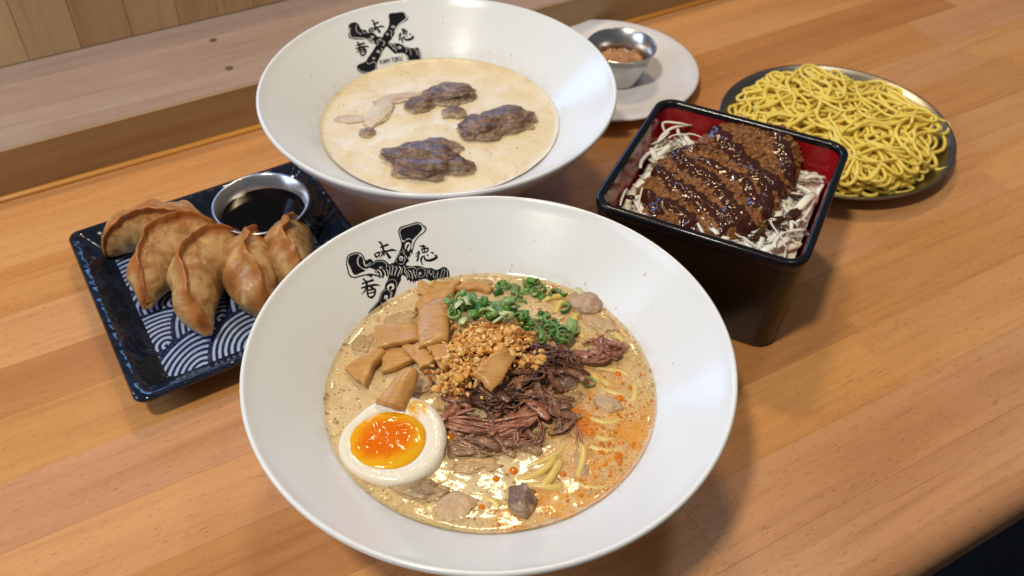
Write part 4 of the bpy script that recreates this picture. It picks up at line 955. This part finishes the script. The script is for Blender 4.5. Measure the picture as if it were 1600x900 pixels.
# foam bubbles standing on the broth, part of the broth
def m_bubble():
    t = NT('broth_bubble'); t.b.inputs['Alpha'].default_value = .30; return t.done(lin(226, 200, 150), .06, spec=.6)
M['bubble'] = m_bubble()
V, Fs = [], []; r7 = random.Random(13); nb = 0
def bubble(p, r):
    b = len(V); n = 10
    for f, z in ((1, 0), (.86, .5), (.5, .86), (.12, .99)):
        for k in range(n): a = 6.283 * k / n; V.append((p.x + r * f * math.cos(a), p.y + r * f * math.sin(a), p.z + r * z * .6))
    for i in range(3):
        for k in range(n): k2 = (k + 1) % n; Fs.append((b + i * n + k, b + i * n + k2, b + (i + 1) * n + k2, b + (i + 1) * n + k))
    Fs.append(tuple(b + 3 * n + k for k in range(n)))
while nb < 520:
    a, q = r7.uniform(0, 6.283), r7.random(); rr_ = .0825 * (1 - .30 * q * q); x, y = rr_ * math.cos(a), rr_ * math.sin(a)
    if mnoise.noise(Vector((x * 60, y * 60, 4))) < r7.uniform(-.35, .25): continue
    bubble(Vector((x, y, .0001)), r7.choice([.0004, .0005, .0006, .0008, .0011, .0015])); nb += 1
bo = mesh_obj('foam_bubbles', V, Fs, M['bubble'], soup); bo['kind'] = 'stuff'

# ------------------------------------------------------------------ meat in the rear bowl
RG = 'meat chunks in the rear bowl'
for (u, v, h, r, rz, mat, lab, am, sd) in (
    (660, 252, .004, (.0270, .0200, .0100), -.15, 'pork_rear', 'largest meat chunk near the front of the pale soup', .42, 1), (716, 262, .003, (.0120, .0085, .0075), -.1, 'pork_rear', 'dark knob at the right end of the largest chunk', .3, 2), (690, 228, .002, (.0150, .0070, .0050), -.2, 'pork_rear', 'ridge of meat behind the largest chunk', .4, 3),
    (752, 200, .004, (.0180, .0150, .0090), .2, 'pork_rear', 'reddish meat chunk on the right of the pale soup', .32, 4), (792, 188, .003, (.0200, .0165, .0080), .3, 'pork_rear', 'greyish fatty chunk touching the reddish one', .34, 5),
    (702, 148, .003, (.0200, .0140, .0080), .15, 'pork_rear', 'far meat chunk below the emblem', .35, 6), (655, 164, .003, (.0110, .0100, .0070), .2, 'pork_rear', 'round knob at the left of the far chunk', .25, 7), (710, 178, .001, (.0095, .0070, .0050), .0, 'pork_rear', 'small dark scrap in front of the far chunk', .4, 8),
    (574, 208, .001, (.0060, .0060, .0040), .4, 'pork_rear', 'tiny dark scrap at the left of the pale soup', .4, 9), (592, 178, .001, (.0085, .0200, .0038), -.35, 'fat', 'pale translucent fat strip at the left', .3, 10), (622, 154, .0006, (.0200, .0060, .0030), .35, 'pale_rear', 'thin pinkish strip behind the fat strip', .35, 11), (548, 187, .0002, (.0120, .0060, .0016), .0, 'pale_rear', 'sunken pale scrap at the far left', .3, 12)):
    o = chunk('meat_chunk', on_z(u, v, ZB + h * .45), (r[0] * .95, r[1] * .95, r[2] * .64), rz, M[mat], am * .7, 1.5, sd + .3, 5 if r[0] > .012 else 4, fine=.06, stretch=(.7, 2.0, 1.2)); tag(o, lab, 'meat', RG)

# ------------------------------------------------------------------ square tray with dumplings
TS, TANG = .1640, math.atan2(.082, .131)
_tl = Vector((-.2915, .4555, 0)); _e1 = Vector((math.cos(TANG), math.sin(TANG), 0)); _e2 = Vector((math.sin(TANG), -math.cos(TANG), 0))
TC = _tl + (_e1 + _e2) * TS / 2
tray = empty('square_plate', TC, TANG); tag(tray, 'square navy blue ceramic plate with white wave pattern under the dumplings', 'plate')
def rrect(s, r, n=8):
    P = []
    for cx, cy, a0 in ((s - r, s - r, 0), (-s + r, s - r, 90), (-s + r, -s + r, 180), (s - r, -s + r, 270)):
        for i in range(n + 1): a = math.radians(a0 + 90 * i / n); P.append((cx + r * math.cos(a), cy + r * math.sin(a)))
    return P
def loft(rings, cap0=False, cap1=False):
    n = len(rings[0]); V = [p for r in rings for p in r]; Fs = []
    for i in range(len(rings) - 1):
        for k in range(n): k2 = (k + 1) % n; Fs.append((i * n + k, i * n + k2, (i + 1) * n + k2, (i + 1) * n + k))
    if cap0: Fs.append(tuple(range(n))[::-1])
    if cap1: Fs.append(tuple((len(rings) - 1) * n + k for k in range(n)))
    return V, Fs
h_ = TS / 2; ZT = .0065
def densify(P, k=6):
    out = []
    for a, b in zip(P, P[1:] + P[:1]):
        L = math.hypot(b[0] - a[0], b[1] - a[1]); m = max(1, int(L / .004))
        out += [(a[0] + (b[0] - a[0]) * i / m, a[1] + (b[1] - a[1]) * i / m) for i in range(m)]
    return out
base_ring = densify(rrect(1.0 * h_, .007))
def tr_ring(s, z, wob=0.0):
    k = s / h_; out = []
    for (x, y) in base_ring:
        q = mnoise.noise(Vector((x * 90, y * 90, z * 200))) * wob; out.append((x * k * (1 + q), y * k * (1 + q), z))
    return out
V, Fs = loft([tr_ring(h_ - .026, .0), tr_ring(h_ - .022, 0), tr_ring(h_ - .018, .004), tr_ring(h_ - .008, .0120), tr_ring(h_ - .001, .0165), tr_ring(h_, .0185), tr_ring(h_ - .0008, .0200, .002), tr_ring(h_ - .003, .0205, .003), tr_ring(h_ - .0055, .0190, .003), tr_ring(h_ - .010, .0150, .005), tr_ring(h_ - .015, .0100, .005), tr_ring(h_ - .019, .0074, .003), tr_ring(h_ - .022, ZT - .0002)], True)
fix_normals(mesh_obj('rim', V, Fs, M['tray_rim'], tray))
# the flat well with fans of brushed arcs
def seigaiha(x, y):
    w, hr = .066, .0175; best = 0.0
    x, y = x * .86 + y * .51 + .003 * math.sin(y * 70), -x * .51 + y * .86 + .002 * math.sin(x * 80)
    j0 = math.floor(y / hr)
    for j in range(j0 - 2, j0 + 3):        # lower rows lie in front
        cy = j * hr; ox = (j % 2) * w / 2; i = round((x - ox) / w); cx = i * w + ox
        d = math.hypot(x - cx, (y - cy) * 1.0)
        if d < w / 2 and y >= cy - .001:
            q = d / (w / 2) * 8.6
            return .5 + .5 * math.cos(2 * math.pi * (q - .55)) if d < w / 2 * .97 else 0
    return 0
nn = 240; S_ = h_ - .0205; V = []; at = []
for i in range(nn + 1):
    for j in range(nn + 1):
        x, y = -S_ + 2 * S_ * j / nn, -S_ + 2 * S_ * i / nn; V.append((x, y, ZT)); at.append(seigaiha(x, y))
Fs = [(i * (nn + 1) + j, i * (nn + 1) + j + 1, (i + 1) * (nn + 1) + j + 1, (i + 1) * (nn + 1) + j) for i in range(nn) for j in range(nn)]
wl = mesh_obj('well', V, Fs, M['tray_base'], tray, attrs={'white': at}); wl['label'] = 'flat well with white brushed wave fans on navy'

def gyoza(label, u, v, rz, L=.068, W=.0165, H=.036, curve=.55, lean=0.0, pleat=1, seed=0, zoff=0.0, roll=0.0):
    """half-moon dumpling: belly below, thin crimped seam arching over the top"""
    rr = random.Random(seed); ns, nt = 60, 48; V, Fs, br = [], [], []
    rho = L / 2 / math.sin(curve) if curve > .05 else 1e3
    for i in range(ns + 1):
        s = -1 + 2 * i / ns; a = curve * s; cx, cy = rho * math.sin(a), rho * (math.cos(a) - 1) + .006
        lat = Vector((math.sin(a), math.cos(a), 0)); env = max(0.0, 1 - abs(s) ** 2.4) ** .62
        w = W * env + .0012; hh = (H * (max(0.0, 1 - abs(s) ** 2.3) ** .55) + .006 * (1 - .3 * abs(s)))
        for k in range(nt):
            t = 2 * math.pi * k / nt; zf = (1 - math.cos(t)) / 2; sx = math.sin(t)
            fin0 = max(0, (zf - .70) / .30)
            bodyp = math.sqrt(max(0.0, 1 - ((zf - .37) / .47) ** 2)); x = math.copysign(max((.0011 + .0016 * (1 - fin0)) * min(1, (1 - zf) * 14 + .3), w * bodyp), sx) if abs(sx) > 1e-6 else 0
            fin = max(0, (zf - .66) / .34)
            # pleats press folds into the outer side of the seam
            pl = math.sin(s * 11 + 1.5 * math.sin(s * 3 + seed) + seed) * .0015 * fin * env * pleat
            if sx > 0 and pleat: x += (.0026 * math.sin(s * 12 + seed + 1.0) * math.exp(-((zf - .60) / .22) ** 2) * env)
            p = Vector((cx, cy, 0)) + lat * (x + pl + lean * zf * hh * .5 - .004 * fin * fin) + Vector((0, 0, hh * zf))
            p += Vector((mnoise.noise(p * 60 + Vector((seed, 0, 0))), mnoise.noise(p * 60 + Vector((0, seed, 3))), mnoise.noise(p * 60 + Vector((7, 0, seed))))) * .0013
            p += lat * (.0006 * mnoise.noise(p * 190 + Vector((seed, 2, 0))) + .0004 * math.sin(s * 26 + seed) * env * (zf > .3))
            if fin > .5: p.z += .0012 * mnoise.noise(Vector((s * 7, seed, 2)))
            V.append(p); br.append(min(1, max(0, (zf - .5) / .5) ** 1.3 * .9 + max(0, abs(s) - .75) * 1.6 + (.35 if zf < .06 else 0)))
    for i in range(ns):
        for k in range(nt): k2 = (k + 1) % nt; Fs.append((i * nt + k, i * nt + k2, (i + 1) * nt + k2, (i + 1) * nt + k))
    Fs += [tuple(range(nt)), tuple(ns * nt + k for k in range(nt))[::-1]]
    R = Matrix.Rotation(rz, 3, 'Z') @ Matrix.Rotation(roll, 3, 'X'); V = [R @ p for p in V]; mz = min(p.z for p in V); V = [p - Vector((0, 0, mz)) for p in V]
    o = fix_normals(mesh_obj('dumpling', V, Fs, M['gyoza'], None, True, on_z(u, v, ZT + .0002 + zoff), attrs={'brown': br}))
    return tag(o, label, 'dumpling', 'fried dumplings on the square plate')
PI = math.pi
gyoza('farthest left dumpling showing its smooth flat side with browned arched edge', 258, 386, .22, .076, .0115, .037, .42, 0, .15, 1, roll=.32)
gyoza('dumpling second from the left, leaning on the farthest left one', 292, 436, 1.02, .070, .0118, .036, .70, 0, 1, 2, roll=-.30)
gyoza('middle dumpling with long crimped seam pointing at the viewer', 348, 462, 1.42, .078, .0128, .037, .72, 0, 1, 3, roll=-.30)
gyoza('plump puckered dumpling second from the right, in front of the sauce cup', 414, 446, 1.85, .066, .0150, .035, .45, 0, 1.4, 4, roll=-.05)
gyoza('rightmost dumpling half hidden behind the front bowl', 476, 422, 1.75, .060, .0140, .035, .5, 0, 1.4, 5, roll=-.1)

def cup(center, z, rt, rb, H, label, name='sauce_cup'):
    e = empty(name, (center[0], center[1], z)); tag(e, label, 'cup', 'small stainless steel cups')
    pr = [(.0003, .0), (rb - .002, 0), (rb, .0015), (rb + (rt - rb) * .55, H * .55), (rt - .0012, H - .0012), (rt + .0003, H - .0008), (rt + .0008, H), (rt + .0002, H + .0007), (rt - .0010, H + .0002), (rb + (rt - rb) * .55 - .0008, H * .55), (rb - .0012, .0022), (rb - .003, .0010), (.0003, .0010)]
    V, Fs = lathe(pr, 72); fix_normals(mesh_obj('cup_body', V, Fs, M['steel'], e)); return e
ZR_ = .0365; cc = on_z(408, 317, ZR_)
cup(cc, ZT, .0308, .0225, ZR_ - ZT, 'steel dipping cup of dark sauce on the square plate')
V, Fs = lathe([(.0003, 0), (.012, 0), (.024, 0), (.0276, .0001), (.0282, .0008)], 64)
tag(mesh_obj('soy_sauce', V, Fs, M['soy'], None, True, (cc.x, cc.y, ZT + .0205)), 'black soy dipping sauce filling the steel cup on the square plate', 'sauce')

# ------------------------------------------------------------------ lacquer box with pork cutlet
BC = Vector((.1293, .4569, 0)); BA = -.4349; BS, BH = .1274 / 2, .078
box = empty('lacquer_box', BC, BA); tag(box, 'square black lacquer box with red inside holding the cutlet', 'box')
def bring(s, z, r): return [(x, y, z) for x, y in rrect(s, r, 10)]
K = .915
V, Fs = loft([bring(BS * K - .004, .0, .012), bring(BS * K - .001, .0006, .013), bring(BS * K, .003, .013), bring(BS * .985, BH - .006, .0125), bring(BS * .985, BH - .0055, .0125)], True)
fix_normals(mesh_obj('outer_shell', V, Fs, M['lacquer_out'], box))
V, Fs = loft([bring(BS * .985 - .001, BH - .0075, .0120), bring(BS * .992, BH - .0068, .0125), bring(BS * 1.0, BH - .005, .0130), bring(BS * 1.002, BH - .0022, .0132), bring(BS * .998, BH - .0004, .0130), bring(BS - .0012, BH, .0122), bring(BS - .0034, BH, .0100), bring(BS - .0044, BH - .0005, .0092), bring(BS - .0048, BH - .0018, .0090), bring(BS - .0050, BH - .004, .0088)])
fix_normals(mesh_obj('rim', V, Fs, M['lacquer_rim'], box))
V, Fs = loft([bring(BS - .0048, BH - .0030, .0090), bring(BS * K - .0050, .006, .008), bring(BS * K - .010, .004, .005)], False, True)
ln = mesh_obj('lining', V, Fs, M['lacquer_red'], box); ln['label'] = 'glossy dark red inner lining'
bm = bmesh.new(); bm.from_mesh(ln.data); bmesh.ops.recalc_face_normals(bm, faces=bm.faces); bmesh.ops.reverse_faces(bm, faces=bm.faces); bm.to_mesh(ln.data); bm.free()

# bed of shredded cabbage
ZC = .0548
cab = empty('cabbage_bed', BC + Vector((0, 0, ZC - .012)), BA); tag(cab, 'bed of shredded white cabbage under the cutlet in the box', 'cabbage')
r5 = random.Random(9); inn = BS - .0085
V, Fs = [], []; ng = 30
for i in range(ng + 1):
    for j in range(ng + 1):
        x, y = -inn + 2 * inn * j / ng, -inn + 2 * inn * i / ng
        V.append((x * .985, y * .985, .009 + .003 * mnoise.fractal(Vector((x * 90, y * 90, 0)), .8, 2, 3)))
Fs = [(i * (ng + 1) + j, i * (ng + 1) + j + 1, (i + 1) * (ng + 1) + j + 1, (i + 1) * (ng + 1) + j) for i in range(ng) for j in range(ng)]
mesh_obj('packed_cabbage', V, Fs, M['cabbage'], cab)
kt_c = Matrix.Rotation(-BA, 3, 'Z') @ (on_z(1120, 280, .066) - BC)
n_sh = 0
while n_sh < 298:
    x, y = r5.uniform(-inn, inn), r5.uniform(-inn, inn)
    if math.hypot((x - kt_c.x) / .042, (y - kt_c.y) / .036) < .85: continue
    L = r5.uniform(.012, .034); a = r5.uniform(0, 6.28); kx = r5.gauss(0, 40); z = .0115 + r5.uniform(0, .0085); pts = []
    px_, py_, pz_ = x, y, z; ok = True
    for i in range(9):
        pts.append(Vector((px_, py_, pz_))); a += kx * L / 8 * .5; px_ += math.cos(a) * L / 8; py_ += math.sin(a) * L / 8; pz_ += r5.gauss(0, .0008)
        if abs(px_) > inn + .001 or abs(py_) > inn + .001: ok = False
    if not ok: continue
    w = r5.choice([.0007, .0009, .0012, .0016, .0024, .0032]); V, Fs = tube_geo(pts, [w * (.5 + .5 * math.sin(math.pi * (.15 + .7 * i / 8))) for i in range(9)], 5, r5.uniform(.18, .4), r5.uniform(-.25, .25))
    mesh_obj('cabbage_shred', V, Fs, M['cabbage'], cab); n_sh += 1
# a few shreds stand up at the far left corner and far wall
def shred(px, zs, w):
    P = catmull([Matrix.Rotation(-BA, 3, 'Z') @ (on_z(u, v, z) - cab.location) for (u, v), z in zip(px, zs)], 16)
    V, Fs = tube_geo(P, [w * (.45 + .55 * math.sin(math.pi * (.12 + .76 * i / 15))) for i in range(16)], 6, .5); mesh_obj('cabbage_shred', V, Fs, M['cabbage'], cab)
shred([(1020, 245), (1030, 218), (1050, 200), (1082, 195)], (.056, .062, .066, .065), .0013)
shred([(1040, 210), (1036, 192), (1058, 192), (1078, 196)], (.062, .067, .068, .066), .0011)
shred([(1058, 196), (1062, 212), (1075, 222)], (.066, .062, .058), .0013)
shred([(1016, 226), (1030, 220), (1046, 206)], (.060, .063, .066), .0010)
shred([(1160, 182), (1162, 194), (1168, 202)], (.064, .063, .060), .0015)

# cutlet: crumbed slab as a height field, sauce as a second skin over it
KP = [(990, 322), (994, 296), (1012, 264), (1045, 236), (1092, 218), (1112, 200), (1150, 194), (1196, 202), (1236, 216), (1250, 244), (1247, 276), (1228, 300), (1214, 326), (1200, 348), (1160, 364), (1118, 362), (1078, 358), (1040, 350), (1008, 346)]
KW = [on_z(u, v, .066) for u, v in KP]; KWs = smooth_poly([(p.x, p.y) for p in KW], 4); KA = np.array(KWs); kc = KA.mean(0)
def edge_d(P):
    A = KA; B2 = np.roll(KA, -1, 0); d = np.full(len(P), 9.0)
    for a, b in zip(A, B2):
        ab = b - a; t = np.clip(((P - a) @ ab) / (ab @ ab), 0, 1); d = np.minimum(d, np.hypot(*(P - (a + t[:, None] * ab)).T))
    return np.where(pip(P, KWs), d, -d)
st_ = .00085; gx = np.arange(KA[:, 0].min() - .004, KA[:, 0].max() + .004, st_); gy = np.arange(KA[:, 1].min() - .004, KA[:, 1].max() + .004, st_)
GX, GY = np.meshgrid(gx, gy); G = np.c_[GX.ravel(), GY.ravel()]
jag = np.array([mnoise.fractal(Vector((x * 170, y * 170, 3)), .8, 2, 3) for x, y in G]) * .0022; D = edge_d(G) + jag
crumbs = np.array([mnoise.fractal(Vector((x * 420, y * 420, 1)), .75, 2.1, 3) for x, y in G]); bigw = np.array([mnoise.noise(Vector((x * 45, y * 45, 6))) for x, y in G])
TOP = .0125 * np.sqrt(np.clip(1 - np.clip(1 - D / .010, 0, 1) ** 2, 0, 1)) + .0022 * bigw + .0013 * crumbs
TOP += (G[:, 0] - kc[0]) * .06 + (G[:, 1] - kc[1]) * .07          # it rises towards the far right
ZK = ZC + .0025
keep = D > -.0005
def sheet(name, mask, Z, mat, parent, loc, smooth=True):
    nx = len(gx); ids = -np.ones(len(G), int); ff = []
    Mk = mask.reshape(GX.shape)
    for i in range(Mk.shape[0] - 1):
        for j in range(nx - 1):
            if Mk[i, j] and Mk[i, j + 1] and Mk[i + 1, j] and Mk[i + 1, j + 1]: ff.append((i * nx + j, i * nx + j + 1, (i + 1) * nx + j + 1, (i + 1) * nx + j))
    ff = np.array(ff); us = np.unique(ff); ids[us] = np.arange(len(us))
    return mesh_obj(name, np.c_[G[us] - kc, Z[us]], ids[ff], mat, parent, smooth, loc)
kat = empty('pork_cutlet', (kc[0], kc[1], ZK)); tag(kat, 'breaded fried pork cutlet striped with brown sauce in the box', 'cutlet')
jx = np.array([mnoise.noise(Vector((x * 500, y * 500, 11))) for x, y in G]) * .0005; G0 = G.copy(); G[:, 0] += jx
sheet('breaded_crust', keep, np.where(D > 0.0002, TOP, -.006), M['katsu'], kat, None)
G = G0
def k2w(P): return [on_z(960 + x * 310 / 1213, 170 + y * 230 / 900, .067) for x, y in P]
BANDS = [([(190, 500), (235, 560), (262, 610)], .0030), ([(285, 565), (360, 600), (440, 650), (480, 720)], .0034), ([(245, 370), (330, 430), (430, 500), (520, 560), (640, 640), (690, 700)], .0034), ([(300, 270), (400, 250), (480, 260)], .0030), ([(390, 310), (480, 390), (600, 460), (680, 560), (740, 630), (850, 720), (920, 740)], .0033), ([(540, 340), (640, 390), (720, 430), (800, 480), (860, 600)], .0026), ([(580, 130), (640, 220), (720, 300), (830, 380), (930, 450), (1010, 500)], .0038), ([(920, 180), (980, 190), (1000, 280), (1050, 370), (1080, 430)], .0032), ([(840, 400), (920, 520), (930, 640)], .0030), ([(690, 640), (760, 690), (840, 750)], .0030)]
mask = np.zeros(len(G)); wn = np.array([mnoise.fractal(Vector((x * 150, y * 150, 21)), .8, 2, 2) for x, y in G])
for P, w in BANDS:
    W_ = catmull([Vector((p.x, p.y, 0)) for p in k2w(P)], 30); d = np.full(len(G), 9.0)
    for a, b in zip(W_, W_[1:]):
        a = np.array(a.xy); b = np.array(b.xy); ab = b - a; t = np.clip(((G - a) @ ab) / (ab @ ab + 1e-12), 0, 1); d = np.minimum(d, np.hypot(*(G - (a + t[:, None] * ab)).T))
    mask = np.maximum(mask, np.clip(1 - d / (w * 2.1 * (1 + .6 * wn)), 0, 1))
sm = .0125 * np.sqrt(np.clip(1 - np.clip(1 - D / .010, 0, 1) ** 2, 0, 1)) + .0022 * bigw + .0005 * crumbs + (G[:, 0] - kc[0]) * .06 + (G[:, 1] - kc[1]) * .07
blob = np.array([mnoise.noise(Vector((x * 260, y * 260, 31))) for x, y in G])
Zs = sm - .0012 + .0027 * np.sqrt(mask) + .0009 * blob * mask
so = sheet('sauce', (mask > .02) & (D > -.0002), Zs, M['tare'], kat, None); so['label'] = 'glossy dark brown sauce drizzled in diagonal bands'
V, Fs = [], []; r8 = random.Random(17)     # loose crumbs standing off the crust
for _ in range(3400):
    k = r8.randrange(len(G))
    if D[k] < .0004 or mask[k] > .22: continue
    sz = r8.choice([.0005, .0007, .0009, .0012, .0016]); b = len(V); rot = Matrix.Rotation(r8.uniform(0, 6.28), 3, 'Z') @ Matrix.Rotation(r8.uniform(-.9, .9), 3, 'X'); p = Vector((G[k, 0] - kc[0] + r8.uniform(-.0004, .0004), G[k, 1] - kc[1] + r8.uniform(-.0004, .0004), TOP[k] + .0001))
    iv0, if0 = ico(1)
    for v in iv0: V.append(tuple(rot @ Vector((v.x * sz * 1.4, v.y * sz, v.z * sz * .7)) * (1 + r8.uniform(-.3, .3)) + p))
    Fs.extend([tuple(b + i for i in f) for f in if0])
cr_ = mesh_obj('crumbs', V, Fs, M['katsu'], kat, False); cr_['kind'] = 'stuff'
# sauce spilled onto the cabbage at the near right corner
for (u, v, r, rz) in ((1212, 345, (.006, .003, .0016), .3), (1240, 335, (.0075, .0035, .0018), .7), (1248, 310, (.005, .0026, .0016), -.5), (1185, 372, (.006, .0022, .0014), .2), (1222, 362, (.0036, .0018, .0012), .9), (1262, 365, (.0025, .003, .0012), .1), (985, 308, (.003, .002, .0012), .2)):
    o = chunk('spilled_sauce', on_z(u, v, ZC + .0085) - Vector((kc[0], kc[1], ZK)), r, rz, M['tare'], .5, 1.8, u * .03, 3, parent=kat)

# ------------------------------------------------------------------ steel plate of plain noodles
NC, NR = Vector((.2455, .6005, 0)), .0885
def plate_mesh(R, H, flat): return [(.0003, .0), (R * flat, .0), (R * flat + .003, .0006), (R * .93, H * .72), (R - .0006, H - .0012), (R, H - .0004), (R - .0001, H + .0004), (R - .0012, H + .0002), (R * .93, H * .72 + .0011), (R * flat + .002, .0018), (R * flat - .001, .0011), (.0003, .0011)]
npl = empty('steel_plate', NC); tag(npl, 'round worn steel plate under the yellow noodles', 'plate')
V, Fs = lathe(plate_mesh(NR, .015, .74), 120); fix_normals(mesh_obj('plate_body', V, Fs, M['steel_plate'], npl))
heap = empty('noodle_heap', NC + Vector((0, 0, .0011))); tag(heap, 'tangled heap of plain yellow noodles on the steel plate', 'noodles')
r6 = random.Random(31); cell = .0016; GN = 130; HG = np.zeros((GN, GN)); NRAD = .00148
HA = Vector((-.001, -.002)); 
def cellof(x, y): return int((x + GN * cell / 2) / cell), int((y + GN * cell / 2) / cell)
n_n = 0
while n_n < 190:
    Lm = r6.uniform(.10, .24); stp = .0026; k = int(Lm / stp)
    ang = r6.uniform(0, 6.28); rad = .074 * math.sqrt(r6.random()) * (1.0 if n_n < 80 else .80); a0 = r6.uniform(0, 6.28)
    x, y = HA.x + rad * math.cos(a0), HA.y + rad * .98 * math.sin(a0); curv = r6.gauss(0, 45); pts = []; ph = r6.uniform(0, 6)
    for i in range(k):
        pts.append((x, y)); curv += r6.gauss(0, 16); curv *= .94; ang += curv * stp + .35 * math.sin(i * .45 + ph) * .35
        rr_ = math.hypot(x - HA.x, y - HA.y)
        if rr_ > .068:       # turn back towards the middle
            ti = math.atan2(HA.y - y, HA.x - x); da = (ti - ang + PI) % (2 * PI) - PI; ang += max(-.42, min(.42, da)) * min(1.2, (rr_ - .068) / .007 + .25)
        x += math.cos(ang) * stp; y += math.sin(ang) * stp
    if max(math.hypot(p[0], p[1]) for p in pts) > NR - .004: continue
    zs = []
    for (x, y) in pts:
        i, j = cellof(x, y); zs.append(HG[max(0, i - 1):i + 2, max(0, j - 1):j + 2].max())
    zs = np.array(zs); m = len(zs); z2 = np.array([zs[max(0, i - 2):i + 3].mean() * .55 + zs[max(0, i - 1):i + 2].max() * .45 for i in range(m)])
    z2 = np.convolve(np.pad(z2, 2, 'edge'), np.ones(5) / 5, 'valid')
    base = np.array([max(0.0, (math.hypot(*p) - NR * .74) / (NR * .2)) * .009 for p in pts]); zc = np.maximum(z2, base) + NRAD * .68
    for (x, y), z in zip(pts, zc):
        i, j = cellof(x, y); HG[max(0, i - 1):i + 2, max(0, j - 1):j + 2] = np.maximum(HG[max(0, i - 1):i + 2, max(0, j - 1):j + 2], z + NRAD * .02)
    rr0 = NRAD * r6.uniform(.75, 1.18); V, Fs = tube_geo([Vector((p[0], p[1], z)) for p, z in zip(pts, zc)], rr0, 7, .9)
    mesh_obj('noodle', V, Fs, M['noodle'], heap); n_n += 1

for px, zs in (([(1436, 190), (1462, 186), (1482, 194), (1478, 208), (1456, 210), (1440, 204)], (.016, .015, .014, .014, .014, .016)), ([(1400, 272), (1424, 264), (1450, 262), (1468, 265), (1482, 262)], (.012, .011, .0105, .011, .013)), ([(1452, 206), (1474, 214), (1474, 232), (1456, 240)], (.014, .0125, .0125, .013)), ([(1350, 290), (1380, 292), (1410, 290), (1428, 284)], (.010, .009, .009, .010))):
    P = catmull([on_z(u, v, z) - heap.location for (u, v), z in zip(px, zs)], 30); V, Fs = tube_geo(P, NRAD, 7, .9); mesh_obj('noodle', V, Fs, M['noodle'], heap)

# ------------------------------------------------------------------ white plate with a steel cup
WC, WR = Vector((.0735, .6840, 0)), .0785
wp = empty('white_plate', WC); tag(wp, 'round white side plate behind the rear bowl', 'plate')
pr = [(.0003, .001), (.046, .001), (.048, .0), (.051, .0), (.053, .0016), (.066, .0075), (WR - .001, .0112), (WR, .0122), (WR - .0006, .0134), (WR - .0025, .0138), (.068, .0110), (.058, .0072), (.052, .0054), (.048, .0048), (.0003, .0046)]
V, Fs = lathe(pr, 110); fix_normals(mesh_obj('plate_body', V, Fs, M['white_plate'], wp))
ZR2 = .0350; cp = on_z(971, 71, ZR2)
cup(cp, .0048, .0278, .0188, ZR2 - .0048, 'steel cup of grated garlic on the white side plate')
gp = chunk('grated_garlic', (cp.x - .001, cp.y - .001, .0048 + .0140), (.0185, .0180, .0080), .3, M['paste'], .28, 2.6, 5, 5, fine=.14); tag(gp, 'mound of pale brown grated garlic inside the cup on the white plate', 'garlic')
